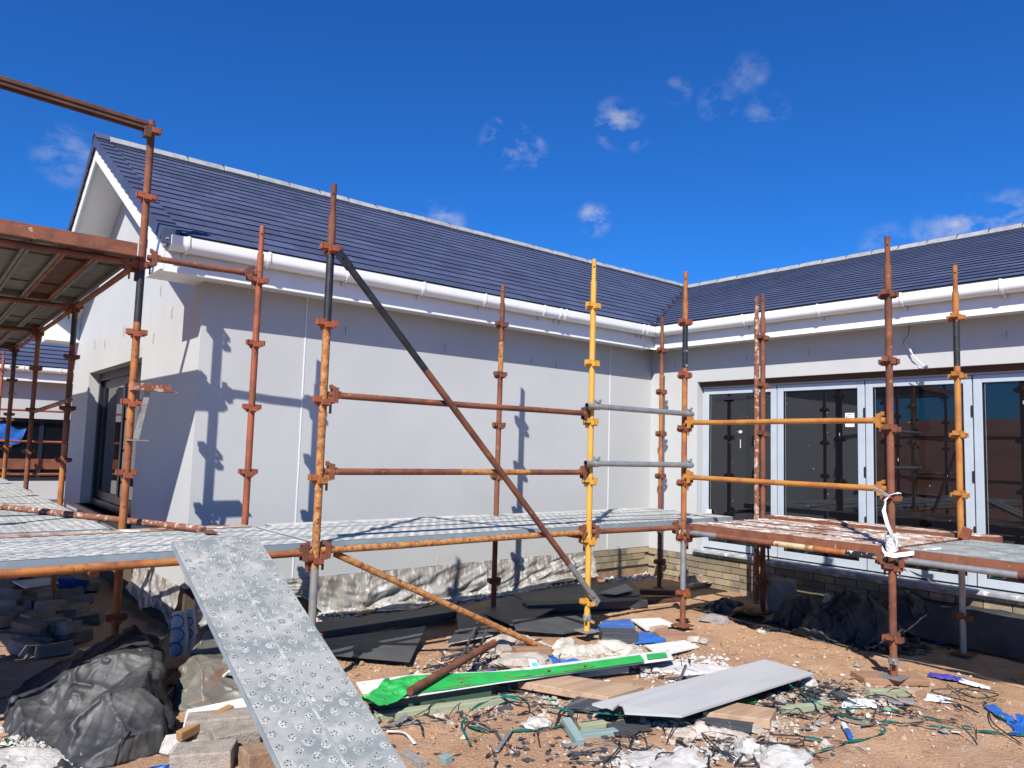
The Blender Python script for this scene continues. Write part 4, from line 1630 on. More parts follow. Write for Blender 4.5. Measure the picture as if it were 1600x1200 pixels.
def sheet_obj(label, cat, m, P, name, group=None, thick=.0006, crease=None, seed=1, smooth=1):
    if crease:                                   # finer creases on the settled sheet
        amp, freq = crease
        for ax in (0, 1):
            a, b = (P[:-1], P[1:]) if ax == 0 else (P[:, :-1], P[:, 1:])
            mid_ = (a + b) / 2
            shp = list(P.shape)
            shp[ax] = 2 * shp[ax] - 1
            Q = np.zeros(shp)
            if ax == 0:
                Q[::2], Q[1::2] = P, mid_
            else:
                Q[:, ::2], Q[:, 1::2] = P, mid_
            P = Q
        du, dv = np.gradient(P, axis=1), np.gradient(P, axis=0)
        N_ = np.cross(du, dv)
        N_ /= np.linalg.norm(N_, axis=2)[:, :, None] + 1e-9
        rs = np.random.RandomState(seed)
        s = np.zeros(P.shape[:2])
        for i in range(9):
            k = rs.randn(3)
            k /= np.linalg.norm(k)
            w = np.sin(P @ rs.randn(3) * 7 + rs.rand() * 6) * .18 + np.sin(P @ rs.randn(3) * 3) * .3
            t = P @ k * freq * (1 + .5 * i) + w + rs.rand()
            t = t - np.floor(t)
            msk = np.clip(np.sin(P @ rs.randn(3) * 4 + rs.rand() * 6) + .3, 0, 1)
            s += ((1 - np.abs(2 * t - 1)) ** 4 - .2) * msk / (1 + .5 * i)
        P = P + N_ * (s * amp)[:, :, None]
    ny, nx, _ = P.shape
    mb = MB()
    mb.v = [Vector(q) for q in P.reshape(-1, 3)]
    for j in range(ny - 1):
        for i in range(nx - 1):
            a = j * nx + i
            mb.face((a, a + 1, a + nx + 1, a + nx))
    o = make(name, mb, m, smooth=True)
    if thick:
        md = o.modifiers.new('thickness', 'SOLIDIFY')
        md.thickness = thick
    if smooth:
        sm = o.modifiers.new('smooth', 'SMOOTH')
        sm.factor = .5
        sm.iterations = smooth
    return tag(o, label, cat, group)


def ground_field(lumps, base):
    def H(x, y):
        h = np.full(x.shape, base)
        for (cx, cy, rx, ry, hh, an) in lumps:
            c, s = math.cos(an), math.sin(an)
            u, v = ((x - cx) * c + (y - cy) * s) / rx, (-(x - cx) * s + (y - cy) * c) / ry
            q = 1 - u * u - v * v
            h = np.maximum(h, base + np.where(q > 0, hh * np.sqrt(np.maximum(q, 0)), 0))
        return h
    return H


def drape(label, cat, m, p, size, yaw, shrink, lumps, seed, name, n=70, steps=46, rough=.03, group=None, crease=(.035, 2.0), thick=.0006):
    """slack sheet thrown over lumps (offsets along picture-right and away, radii, height)"""
    c = at_g(*p)
    base = gz(c.x, c.y) - .01
    r2 = Vector((RT.x, RT.y, 0)).normalized()
    f2 = Vector((FW.x, FW.y, 0)).normalized()
    a0 = math.atan2(r2.y, r2.x)
    L = []
    for (dr, df, rx, ry, h, an) in lumps:
        q = c + r2 * dr + f2 * df
        L.append((q.x, q.y, rx, ry, h, a0 + an))
    H = ground_field(L, base)
    nx = n
    ny = max(8, int(n * size[1] / size[0]))
    if not isinstance(shrink, tuple):
        shrink = (shrink, shrink)
    u = (np.linspace(0, 1, nx) - .5) * size[0] * shrink[0]
    v = (np.linspace(0, 1, ny) - .5) * size[1] * shrink[1]
    U, Vv = np.meshgrid(u, v)
    an = a0 + yaw
    X, Y = c.x + U * math.cos(an) - Vv * math.sin(an), c.y + U * math.sin(an) + Vv * math.cos(an)
    P = np.stack([X, Y, H(X, Y) + .02], axis=2)
    P = settle(P, 1, H, seed, steps, rough=rough, rest=(size[0] / (nx - 1), size[1] / (ny - 1)))
    return sheet_obj(label, cat, m, P, name, group, thick, crease, seed)


def film(label, cat, m, corners, seed, name, nu=24, nv=18, amp=.05, f=2.4, group=None, shrink=.84, steps=10, base_h=.012):
    """crumpled loose sheet over picked corners (4 of x, y, height)"""
    C4 = [np.array(at_g(x, y, h)) for x, y, h in corners]
    u, v = np.linspace(0, 1, nu + 1), np.linspace(0, 1, nv + 1)
    U, Vv = np.meshgrid(u, v)
    U, Vv = U[:, :, None], Vv[:, :, None]
    rs = np.random.RandomState(seed)
    P = (C4[0] * (1 - U) + C4[1] * U) * (1 - Vv) + (C4[3] * (1 - U) + C4[2] * U) * Vv
    P = P + rs.randn(nv + 1, nu + 1, 3) * np.array([.002, .002, .001])
    for e in (P[0], P[-1], P[:, 0], P[:, -1]):                     # torn uneven edges
        e[:, :2] += np.cumsum(rs.randn(len(e), 2), axis=0) * amp * .05
    c = P.reshape(-1, 3).mean(0)
    base = gz(c[0], c[1]) + base_h
    P = settle(P, shrink, lambda x, y: np.full(x.shape, base), seed, steps, 12, .0012, .2, amp * .35)
    return sheet_obj(label, cat, m, P, name, group, crease=(amp * .12, 5.0), seed=seed)


def curve_pts(l, n=8, dz=.012):
    """smooth path through picked ground points"""
    P = [at_g(x, y, dz + (h[0] if h else 0)) for x, y, *h in l]
    out = []
    for i in range(len(P) - 1):
        p0, p1, p2, p3 = P[max(i - 1, 0)], P[i], P[i + 1], P[min(i + 2, len(P) - 1)]
        for k in range(n):
            t = k / n
            out.append(.5 * ((2 * p1) + (p2 - p0) * t + (2 * p0 - 5 * p1 + 4 * p2 - p3) * t * t + (3 * p1 - p0 - 3 * p2 + p3) * t ** 3))
    out.append(P[-1])
    return out


# ---- plastic sheet hung over the plinth, render droppings along the wall
mb = MB()


def hang(u, v):
    x = -4.22 + u * 4.56
    top = .392 + .004 * math.sin(u * 60)
    bot = .02 + .10 * max(0, math.sin(u * 8.1 + .6)) + .06 * noise.noise((u * 9, 0, 3))
    if .10 < u < .24:
        bot += .17 * math.sin((u - .10) / .14 * math.pi)
    z = top + (bot - top) * v
    q = Vector((u * 7 + v * (1.1 if noise.noise((u * 3, 2, 2)) > 0 else -.9), v * .9, 0))
    k = folds(q * 1.1, 5, 8, 1.3)
    y = WA - .010 - .030 * v - .045 * k * (.2 + v) - .016 * tri(u * 21 + v * .8) * (.3 + v) - (max(0, v - .84) * 1.3 * (.5 + noise.noise((u * 11, 0, 5))))
    z = max(z, gz(x, y) + .03)
    return (x, min(y, WA - .006), z)


mb.grid(300, 30, hang)
o = make('plastic_sheet', mb, 'clear_film', smooth=True, sharp=60)
tag(o, 'splashed plastic sheet hanging over the foot of the long wall', 'plastic sheet')
mb = MB()


def hang2(u, v):
    y = WA + .05 + u * 1.5
    z = .40 + (.05 + .1 * abs(math.sin(u * 5)) - .40) * v
    k = folds(Vector((u * 3 + v, v * 1.4, 2)), 9, 7, 1.2)
    x = XG - .01 - .05 * v - .03 * k * (.3 + v)
    return (min(x, XG - .005), y, z)


mb.grid(90, 18, hang2)
o = make('plastic_sheet', mb, 'clear_film', smooth=True, sharp=60)
tag(o, 'short white splashed sheet hanging at the foot of the gable wall', 'plastic sheet')


def heap(name, m, items, kind='stuff', seed=1):
    """droppings: many small irregular lumps joined"""
    rnd = random.Random(seed)
    mb = MB()
    for (x, y, z, r) in items:
        n = len(mb.v)
        pts = []
        for k in range(3):
            an0 = rnd.random() * 6.28
            rr = r * (1.0, .85, .35)[k]
            hh = r * (-.3, .35, .8)[k]
            for i in range(5):
                an = an0 + i * 1.2566
                q = rr * rnd.uniform(.7, 1.2)
                mb.v.append(Vector((x + q * math.cos(an), y + q * math.sin(an), z + hh * rnd.uniform(.7, 1.2))))
        for k in range(2):
            for i in range(5):
                a, b = n + k * 5 + i, n + k * 5 + (i + 1) % 5
                mb.face((a, b, b + 5, a + 5))
        mb.face([n + 10 + i for i in range(5)])
    o = make(name, mb, m, kind=kind)
    return o


rnd = random.Random(77)
it = []
for _ in range(2200):
    x = rnd.uniform(-4.1, 1.25)
    d = abs(rnd.gauss(0, .08))
    if noise.noise((x * 1.7, 0, 4)) < -.22:
        continue
    y = WA - .05 - d
    it.append((x, y, gz(x, y) + max(0, .05 - d * .3) * rnd.random(), rnd.uniform(.006, .021)))
o = heap('plaster_droppings', 'dust', it, seed=2)
tag(o, 'white plaster droppings along the foot of the long wall', 'plaster droppings')


def spread(l, n, seed, r0, r1, big=.1):
    """points scattered round picked spots (x, y, spread in picture px)"""
    rnd = random.Random(seed)
    out = []
    for _ in range(n):
        cx, cy, sx, sy = rnd.choice(l)
        px, py = rnd.gauss(cx, sx), rnd.gauss(cy, sy)
        if py < 905 or py > 1260:
            continue
        p = at_g(px, py)
        r = rnd.uniform(r0, r1) * (2.1 if rnd.random() < big else 1)
        out.append((p.x, p.y, p.z, r))
    return out


W1 = [(1010, 1185, 70, 14), (1130, 1160, 60, 14), (1090, 1140, 40, 10), (860, 1110, 90, 18), (1060, 1040, 36, 14), (1000, 1010, 50, 12),
      (1250, 1090, 50, 16), (760, 1030, 60, 14), (820, 1040, 50, 14), (1330, 1090, 60, 14), (1180, 1130, 40, 12), (720, 1080, 60, 12)]
tag(heap('mortar_crumbs', 'rubble', spread(W1 + [(1000, 1120, 200, 40), (800, 1060, 120, 30)], 2600, 5, .004, .013), seed=3), 'pinkish mortar crumbs strewn over the soil among the boards', 'crumbs')
tag(heap('plaster_crumbs', 'dust', spread(W1 + [(1400, 1090, 120, 30), (1150, 1040, 160, 50), (1100, 990, 120, 20), (900, 1150, 200, 40), (1350, 1000, 100, 20), (60, 1170, 50, 14), (40, 1150, 40, 12)], 1700, 6, .0025, .009), seed=4),
    'white plaster crumbs strewn over the bare soil', 'crumbs')
tag(heap('soil_clods', 'soil', spread([(1000, 1100, 330, 60), (1250, 1020, 150, 30), (300, 1000, 200, 40), (700, 1150, 150, 30), (560, 1040, 120, 20), (1150, 1000, 160, 20), (1450, 1120, 120, 40)], 3600, 8, .004, .015), seed=9), 'small brown clods lying on the soil', 'clods')
w2 = [(60, 1178, 42, 12), (20, 1165, 30, 14), (110, 1190, 24, 8), (-20, 1180, 40, 16)]
tag(heap('plaster_rubble', 'dust', spread(w2, 900, 7, .005, .016), seed=5), 'pale heap of crushed plaster in the bottom left corner', 'rubble')
w3 = [(1090, 1140, 30, 8), (1120, 1150, 34, 8), (1050, 1135, 30, 6), (1180, 1140, 20, 6)]
tag(heap('mortar_rubble', 'rubble', spread(w3, 130, 17, .010, .030), seed=6), 'pinkish broken mortar below the dark slate board', 'rubble')
w4 = [(1080, 1186, 50, 8), (1000, 1192, 30, 7), (1160, 1180, 30, 8)]
tag(heap('mortar_rubble', 'rubble_white', spread(w4, 170, 18, .008, .028), seed=7), 'whitish crushed mortar at the bottom edge below the grey board', 'rubble')
w5 = [(1060, 1048, 26, 8), (1085, 1040, 22, 8), (1030, 1052, 18, 6), (1110, 1035, 18, 8)]
tag(heap('plaster_rubble', 'dust', spread(w5, 260, 19, .006, .022), seed=8), 'white plaster spill behind the grey cement board', 'rubble')


def patch(label, m, px, py, rx, ry, h, seed, name, rot=0.0):
    """low irregular spill lying on the soil"""
    c = at_g(px, py)
    an = math.atan2(RT.y, RT.x) + rot
    mb = MB()
    n, k = 40, 12
    mb.v.append(Vector((c.x, c.y, gz(c.x, c.y) + h)))
    for j in range(1, k + 1):
        for i in range(n):
            t = 2 * math.pi * i / n
            e = 1 + .45 * noise.noise((math.cos(t) * 1.5, math.sin(t) * 1.5, seed)) + .25 * noise.noise((math.cos(t) * 5, math.sin(t) * 5, seed))
            r = j / k * e
            u, v = r * rx * math.cos(t), r * ry * math.sin(t)
            x, y = c.x + u * math.cos(an) - v * math.sin(an), c.y + u * math.sin(an) + v * math.cos(an)
            f = 1 - (j / k) ** 2
            z = gz(x, y) + .012 + h * f * (.7 + .9 * noise.noise((x * 9, y * 9, seed))) + .012 * abs(noise.noise((x * 30, y * 30, seed))) - (.03 if j == k else 0)
            mb.v.append(Vector((x, y, z)))
    for i in range(n):
        mb.face((0, 1 + i, 1 + (i + 1) % n))
        for j in range(k - 1):
            a, b = 1 + j * n + i, 1 + j * n + (i + 1) % n
            mb.face((a, a + n, b + n, b))
    return tag(make(name, mb, m, smooth=True, kind='stuff'), label, 'spill')


patch('low pale mortar spill in the bottom left corner', 'rubble_white', 40, 1190, .28, .13, .03, 1, 'dust_spill')
patch('white dust spill behind the grey cement board', 'dust', 1066, 1046, .40, .17, .03, 2, 'dust_spill')
patch('whitish mortar spill at the bottom edge in the middle', 'rubble_white', 1015, 1192, .20, .07, .02, 3, 'dust_spill')
patch('pinkish mortar spill below the dark slate board', 'rubble', 1095, 1148, .22, .09, .025, 4, 'dust_spill')
patch('white dust spill in front of the short green offcut', 'dust', 1340, 1098, .11, .05, .012, 5, 'dust_spill')
patch('white dust spill at the wall behind the ramp', 'dust', 545, 952, .35, .07, .05, 6, 'dust_spill')


tag(heap('rubble_pieces', 'rubble', spread([(980, 1110, 240, 40), (1250, 1090, 120, 24), (780, 1045, 70, 16), (1100, 1150, 90, 16)], 420, 47, .009, .024), seed=17), 'small pinkish rubble pieces half sunk in the soil', 'rubble')
tag(heap('grey_rubble_pieces', 'stone_grey', spread([(1000, 1110, 240, 40), (1280, 1090, 120, 24), (770, 1045, 70, 16), (250, 985, 120, 20)], 300, 48, .006, .020), seed=18), 'small grey stones half sunk in the soil', 'stones')


def shards(n, l, seed, s0, s1, m, name, label):
    rnd = random.Random(seed)
    mb = MB()
    for _ in range(n):
        cx, cy, sx, sy = rnd.choice(l)
        px, py = rnd.gauss(cx, sx), rnd.gauss(cy, sy)
        if py < 940 or py > 1255:
            continue
        p = at_g(px, py, .012)
        L, W = rnd.uniform(s0, s1), rnd.uniform(.25, .8)
        an = rnd.random() * 6.28
        k = rnd.choice((3, 4, 4, 5))
        Rm = Euler((rnd.gauss(0, .18), rnd.gauss(0, .18), an)).to_matrix()
        q = []
        for i in range(k):
            t = 6.283 * i / k + rnd.uniform(-.4, .4)
            q.append(p + Rm @ Vector((L * math.cos(t), L * W * math.sin(t), 0)))
        for v in q:
            v.z = max(v.z, gz(v.x, v.y) + .006)
        mb.prism(q, .004)
    return tag(make(name, mb, m, kind='stuff'), label, 'shards')


S1 = [(860, 1110, 80, 12), (1010, 1160, 100, 16), (1130, 1150, 60, 14), (1240, 1075, 36, 12), (1270, 1085, 30, 10), (780, 1045, 60, 12), (1060, 1050, 40, 10), (730, 1060, 40, 10),
      (1380, 1090, 60, 10), (700, 1120, 70, 8), (900, 1175, 120, 14), (1130, 1175, 60, 12), (1300, 1110, 80, 20)]
shards(620, S1, 31, .008, .036, 'shard', 'slate_shards', 'small dark slate chips scattered among the boards')
shards(170, S1, 32, .006, .024, 'strap_black', 'plastic_chips', 'black plastic chips scattered over the soil')
shards(70, [(1190, 1060, 40, 14), (1245, 1085, 26, 8), (1020, 1045, 60, 14), (1450, 1130, 90, 24), (760, 1035, 40, 8), (1300, 1060, 90, 20)], 33, .010, .034, 'white_film', 'paper_scraps', 'white paper scraps scattered over the soil')

shards(150, [(780, 1040, 60, 12), (1000, 1050, 60, 14), (730, 1020, 40, 14), (1230, 1090, 40, 12), (850, 1100, 60, 10)], 35, .012, .05, 'pine', 'timber_chips', 'small pale timber chips scattered among the rubble')
shards(120, [(770, 1030, 50, 14), (1090, 1140, 50, 10), (1000, 1170, 90, 16), (740, 1060, 40, 10)], 36, .012, .045, 'stone_grey', 'grey_chips', 'small grey chips scattered among the rubble')
shards(170, [(1225, 1078, 34, 10), (1262, 1090, 26, 8), (1195, 1075, 24, 8)], 37, .018, .060, 'shard', 'slate_shards', 'pile of broken dark slate by the right end of the cement board')
shards(60, [(770, 1050, 50, 8), (830, 1085, 40, 8), (720, 1040, 30, 8)], 38, .02, .07, 'dark_board', 'dark_shards', 'broken dark sheet pieces in the rubble behind the green-faced panel')
# ---- black strapping and wire clippings: thin ribbons all over the rubbish
rnd = random.Random(61)
mb = MB()
for i in range(190):
    cx, cy, sx, sy = rnd.choice(S1 + [(1380, 1110, 110, 20), (1230, 1110, 60, 20), (860, 1108, 70, 8), (1010, 1170, 60, 10)])
    px, py = rnd.gauss(cx, sx), rnd.gauss(cy, sy * .9)
    if py < 1000 or py > 1215:
        continue
    p = at_g(px, py, .015)
    an, L = rnd.random() * 6.28, rnd.uniform(.10, .55)
    pts, n = [], 9
    cur = rnd.uniform(-2.2, 2.2)
    hh = rnd.uniform(0, .05)
    for k in range(n):
        p = p + Vector((math.cos(an), math.sin(an), 0)) * (L / n)
        an += cur * L / n + rnd.uniform(-.15, .15)
        if rnd.random() < .06:
            an += rnd.uniform(-1.4, 1.4)
        pts.append(Vector((p.x, p.y, gz(p.x, p.y) + .014 + hh * math.sin(math.pi * k / (n - 1)))))
    mb.ribbon(pts, rnd.choice((.005, .008, .012)), 0, .8, i)
o = make('strap_clippings', mb, 'strap_black', kind='stuff')
tag(o, 'black strapping clippings tangled over the rubbish', 'strap clippings')

G_ST = 'green strapping bands on the ground'
for i, (l, lab) in enumerate((
        ([(735, 1165), (728, 1150, .02), (722, 1132, .03), (740, 1108, .06), (775, 1092, .05), (820, 1090, .04), (870, 1096, .03)], 'green strapping band looping over the long greenish timber'),
        ([(724, 1132), (760, 1142), (820, 1142), (870, 1136), (920, 1128), (985, 1120), (1040, 1122, .02)], 'green strapping band curving past the white lump'),
        ([(780, 1086, .05), (850, 1104, .04), (905, 1112, .05), (960, 1117, .05), (1040, 1124, .04), (1080, 1132, .03)], 'green strapping band running under the near edge of the grey cement board'),
        ([(1230, 1068, .05), (1262, 1090, .05), (1300, 1107, .06), (1350, 1108, .03), (1400, 1110), (1450, 1122), (1500, 1134), (1522, 1138)], 'upper green strapping band running right from the corner of the cement board'),
        ([(1302, 1112, .03), (1340, 1124, .04), (1400, 1130), (1460, 1136), (1520, 1142), (1580, 1147), (1604, 1148)], 'green strapping band running straight to the blue film at the right edge'),
        ([(1242, 1148, .02), (1290, 1158), (1340, 1158), (1378, 1146), (1380, 1138, .02), (1350, 1128, .03), (1300, 1116, .03)], 'green strapping loop lying near the small sealant tube'),
        ([(1260, 1190), (1275, 1176), (1300, 1168), (1322, 1160)], 'thin dark green strap end at the bottom edge right of the pale lumps'),
        ([(1500, 1076, .02), (1530, 1082, .03), (1545, 1092, .03), (1538, 1100), (1560, 1120), (1590, 1132)], 'dark green strap curling above the blue film'))):
    w_ = .011 if i in (6, 7) else .015
    o = make('strapping_band', MB().ribbon(curve_pts(l, 7, .016), w_, 0, .7, i + 3), 'strap_green')
    md = o.modifiers.new('thickness', 'SOLIDIFY')
    md.thickness = .0012
    tag(o, lab, 'strapping', G_ST)
for i, (l, lab) in enumerate((
        ([(1480, 1070), (1520, 1090, .03), (1560, 1085, .04), (1500, 1076, .05), (1455, 1080, .02), (1520, 1098, .02)], 'black wire tangle right of the red standard foot'),
        ([(1545, 1110), (1552, 1130, .02), (1590, 1158), (1596, 1162)], 'black wire end below the blue film'),
        ([(930, 1192), (945, 1190), (966, 1170, .02), (968, 1160, .03), (955, 1152)], 'bent black strap standing at the bottom edge below the greenish offcuts'),
        ([(1022, 1196), (1026, 1182, .05), (1036, 1176, .06), (1068, 1178, .03)], 'bent black strap over the whitish crushed mortar'),
        ([(1200, 1160), (1240, 1162, .02), (1257, 1156, .03), (1250, 1150, .02), (1205, 1148)], 'black strap loop beside the pale pine board'),
        ([(640, 1052), (735, 1025, .05), (770, 1008, .08), (800, 1004)], 'black cable behind the green-faced panel'))):
    o = make('black_strap', MB().tube(curve_pts(l, 6, .014), .004, 6), 'strap_black', smooth=True)
    tag(o, lab, 'strap', 'black straps and wires on the ground')

# ---- boards and panels
sheet('large light grey cement board with a torn left corner', 'cement board', 'cement_board',
      [(925, 1099, .12), (940, 1104, .12), (948, 1103, .12), (958, 1107, .12), (967, 1099, .12), (972, 1101, .12), (976, 1113, .12), (1065, 1118, .12), (1272, 1052, .10), (1195, 1030, .09)], .012, 'cement_board')
pan = sheet('long white wall panel lying under bright green film', 'wall panel', 'board_white',
            [(556, 1066, .11), (650, 1053, .11), (770, 1049, .11), (1045, 1015, .09), (1052, 1029, .09), (780, 1066, .11), (600, 1094, .11), (575, 1097, .11)], .008, 'wall_panel')
WLp = WLOC[pan.name]


def on_panel(l, h, t, m, name, parent=pan):
    P = [at_g(x, y, h) for x, y in l]
    a = sum(P[i].x * P[(i + 1) % len(P)].y - P[(i + 1) % len(P)].x * P[i].y for i in range(len(P)))
    if a < 0:
        P = P[::-1]
    return make(name, MB().prism(P, t), m, parent, loc=WLp)


gf = on_panel([(596, 1066), (640, 1055), (770, 1049.5), (830, 1046), (1000, 1023), (1008, 1033), (780, 1064.5), (604, 1090)], .114, .003, 'green_film', 'green_film')
on_panel([(1010, 1022), (1040, 1019), (1043, 1026), (1012, 1030)], .097, .003, 'green_film', 'green_film')
# rows of small red print and square marks on the film
rnd = random.Random(9)
mk = MB()


def dash(px, py, w, h, hh):
    q = [at_g(px, py, hh), at_g(px + w, py - w * .14, hh), at_g(px + w, py - w * .14 - h, hh), at_g(px, py - h, hh)]
    mk.poly(q)


for (x0, y0, x1, y1) in ((628, 1083, 655, 1079), (700, 1074, 735, 1069), (712, 1061, 745, 1057), (790, 1060, 830, 1055), (880, 1048, 930, 1041)):
    x = x0
    while x < x1:
        t = (x - x0) / (x1 - x0)
        w_ = rnd.uniform(.8, 2.2)
        dash(x, y0 + (y1 - y0) * t, w_, rnd.uniform(.9, 1.5), .1165)
        x += w_ + rnd.uniform(.4, 1.1)
for (x, y) in ((638, 1077), (675, 1067), (719, 1067), (789, 1057.5), (855, 1048), (912, 1041)):
    dash(x, y, 4.5, 2.6, .1165)
make('red_print', mk, 'print_red', pan, loc=WLp)
sheet('dark green edged board lying under the near side of the green-faced panel', 'board', 'green_dark',
      [(592, 1098, .085), (768, 1070, .085), (772, 1064, .085), (600, 1086, .085)], .085, 'board')
film('crumpled bright green film bunched round the end of the rusty tube', 'plastic film', 'green_film',
     [(548, 1112, .10), (604, 1103, .125), (664, 1052, .17), (600, 1062, .13)], 3, 'plastic_film', 40, 26, .06, 2.2, shrink=.90, steps=8, base_h=.115)
# rusty tube on the rubble
A_, B_ = at_g(640, 1080, .15), at_g(772, 1004, .14)
o = make('scaffold_tube', MB().tube([A_, B_], .0245, 14), 'rust', smooth=True, sharp=45)
tag(o, 'short rusty tube resting on the rubble behind the green-faced panel', 'tube')
A_, B_ = Vector((-3.93, YO + .03, .878)), at_g(864, 1019, .03)
o = make('scaffold_tube', MB().tube([A_, B_], .0225, 12), 'mottled', smooth=True, sharp=45)
tag(o, 'mottled rusty tube slanting from the deck down to the cream plastic', 'tube')

timber('long greenish treated timber lying before the green-faced panel', 'timber', 'green_timber', (585, 1127), (806, 1097), .065, .045)
timber('thin pale batten behind the long greenish timber', 'timber', 'pine', (612, 1112), (736, 1093), .05, .02)
sheet('broad pale pine plank whose end runs under the cement board', 'timber plank', 'pine', [(809, 1064, .07), (879, 1054, .07), (1006, 1072, .08), (950, 1089, .08)], .045, 'timber_plank', bevel=.004)
sheet('broad pale pine plank sticking out right of the cement board', 'timber plank', 'pine', [(1098, 1112, .07), (1142, 1096, .07), (1213, 1107, .07), (1203, 1124, .07)], .055, 'timber_plank', bevel=.004)
timber('short blue-green timber between the green-faced panel and the pine plank', 'timber', 'blue_timber', (902, 1058), (980, 1050), .05, .045, .03, .03)
sheet('narrow dark slate board below the near corner of the cement board', 'slate board', 'slate_board', [(1032, 1114, .05), (1090, 1110, .05), (1178, 1127, .045), (1174, 1140, .045)], .02, 'slate_board', bevel=.002)
sheet('dark slate offcut under the torn corner of the cement board', 'slate board', 'slate_board', [(884, 1103, .05), (902, 1088, .05), (972, 1098, .06), (985, 1112, .06)], .014, 'slate_board')
timber('dull green offcut right of the pale pine plank', 'timber', 'green_timber', (1224, 1116), (1293, 1105), .05, .04, .01, .01)
timber('short green offcut just in front of the red standard foot', 'timber', 'green_timber', (1356, 1088), (1420, 1087), .05, .045)
timber('small orange-brown block beside the short green offcut', 'timber', 'pine', (1422, 1089), (1436, 1085), .06, .045)
timber('pale upright-grained offcut leaning on the greenish offcuts at the bottom', 'timber', 'blue_timber', (884, 1133), (906, 1168), .05, .045, .03, .0)
timber('rear greenish offcut left of the torn black sheet', 'timber', 'green_timber', (906, 1141), (946, 1135), .05, .03)
timber('front blue-green offcut left of the torn black sheet', 'timber', 'blue_timber', (907, 1154), (963, 1147), .055, .03)
sheet('torn black felt scrap beside the greenish offcuts', 'felt', 'dark_board', [(947, 1131, .03), (975, 1124, .035), (1000, 1128, .03), (1020, 1140, .025), (1000, 1141, .03), (985, 1150, .02), (962, 1147, .025)], .006, 'felt_scrap')
timber('small blue-green block at the bottom edge by the ramp', 'timber', 'blue_timber', (690, 1196), (703, 1190), .05, .04)
timber('grey pipe piece at the bottom edge beside the ramp', 'pipe', 'stone_grey', (632, 1182), (662, 1200), .05, .03, name='pipe_piece')
A_ = curve_pts([(604, 1143), (630, 1144, .01), (648, 1162, .0)], 3, .02)
tag(make('trim_strip', MB().ribbon(A_, .02, 0, .2), 'white_film'), 'bent white trim strip on the bare soil by the ramp', 'trim strip')
timber('grey metal strip near the loop of green strapping', 'strip', 'galv', (776, 1176), (798, 1143), .022, .008, .01, .02, name='metal_strip')
timber('dull grey strip crossing under the metal strip', 'strip', 'dark_board', (772, 1140), (783, 1158), .02, .006, .01, .0, name='metal_strip')
timber('slotted grey strip lying across the greenish timber', 'strip', 'galv', (618, 1132), (636, 1116), .03, .005, .03, .06, name='metal_strip')
timber('slotted grey strip along the near side of the greenish timber', 'strip', 'galv', (600, 1136), (664, 1127), .03, .006, .01, .01, name='metal_strip')

for (p0, p1, h0, h1, lab) in (((716, 1040), (752, 962), .02, .14, 'longer of two dark laths leaning up left of the rubble'), ((738, 1046), (760, 985), .02, .12, 'shorter of two dark laths leaning up left of the rubble'),
                              ((700, 1018), (790, 1006), .05, .06, 'dark lath lying flat behind the rusty tube end'), ((690, 1030), (760, 1012), .03, .04, 'dark lath lying flat across the rusty tube'),
                              ((800, 1012), (846, 1000), .04, .06, 'dark lath behind the orange brick half'), ((1040, 1062), (1110, 1056), .02, .03, 'dark lath lying on the white spill behind the cement board'),
                              ((1060, 1070), (1072, 1040), .03, .12, 'dark lath sticking up behind the cement board')):
    timber(lab, 'lath', 'dark_board', p0, p1, .018, .012, h0, h1, 'lath', group='dark thin laths in the rubble', bevel=.002)
# sole boards
timber('brown timber sole pad under the red standard', 'timber', 'sole', (1340, 1064), (1440, 1066), .19, .045, name='sole_board')
timber('brown timber sole pad under the corner standard', 'timber', 'sole', (1026, 997), (1090, 999), .17, .04, name='sole_board')
timber('small orange block left of the corner standard pad', 'timber', 'pine', (1018, 989), (1040, 985), .06, .045)

# grey and white flat things by the yellow standard
sheet('off-white board lying behind the dark block', 'board', 'board_white', [(985, 967, .03), (1030, 965, .03), (1056, 976, .03), (1010, 984, .03)], .012, 'board')
sheet('white plasterboard scrap with a green strip beside it', 'plasterboard', 'board_white', [(1008, 1008, .03), (1070, 1000, .03), (1092, 1010, .03), (1030, 1024, .03)], .012, 'plasterboard_scrap')
film('green film strip across the white plasterboard scrap', 'plastic film', 'green_film', [(1026, 1004, .04), (1060, 1008, .045), (1064, 1000, .045), (1035, 997, .045)], 8, 'plastic_film', 10, 8, .012)
timber('charcoal block behind the cream plastic', 'block', 'slate_board', (938, 1001), (994, 1002), .16, .085, name='charcoal_block')
film('blue film scrap behind the charcoal block', 'plastic film', 'blue_film', [(930, 984, .02), (990, 982, .02), (984, 964, .04), (946, 966, .05)], 5, 'plastic_film', 16, 12, .022)
film('blue film scrap right of the charcoal block', 'plastic film', 'blue_film', [(994, 1004, .02), (1036, 1004, .02), (1040, 988, .03), (994, 985, .04)], 6, 'plastic_film', 16, 12, .018)
film('long blue film scrap left of the cream plastic', 'plastic film', 'blue_film', [(838, 1026, .05), (925, 1044, .06), (920, 1024, .08), (836, 1018, .05)], 7, 'plastic_film', 22, 10, .022)
drape('cream plastic film bundled in front of the yellow standard', 'plastic film', 'cream_film', (922, 1024), (.95, 1.15), .10, (.92, .40), [(-.06, .06, .34, .06, .06, .35), (.20, .10, .16, .06, .10, -.3), (-.2, .14, .16, .05, .09, .9)], 21, 'plastic_film', 96, 30, .03, crease=(.02, 3.0), thick=0)
film('cream plastic tail trailing left towards the slanting tube', 'plastic film', 'cream_film', [(795, 984, .03), (862, 1022, .05), (880, 1010, .06), (800, 975, .04)], 22, 'plastic_film', 40, 10, .035, 2.6)
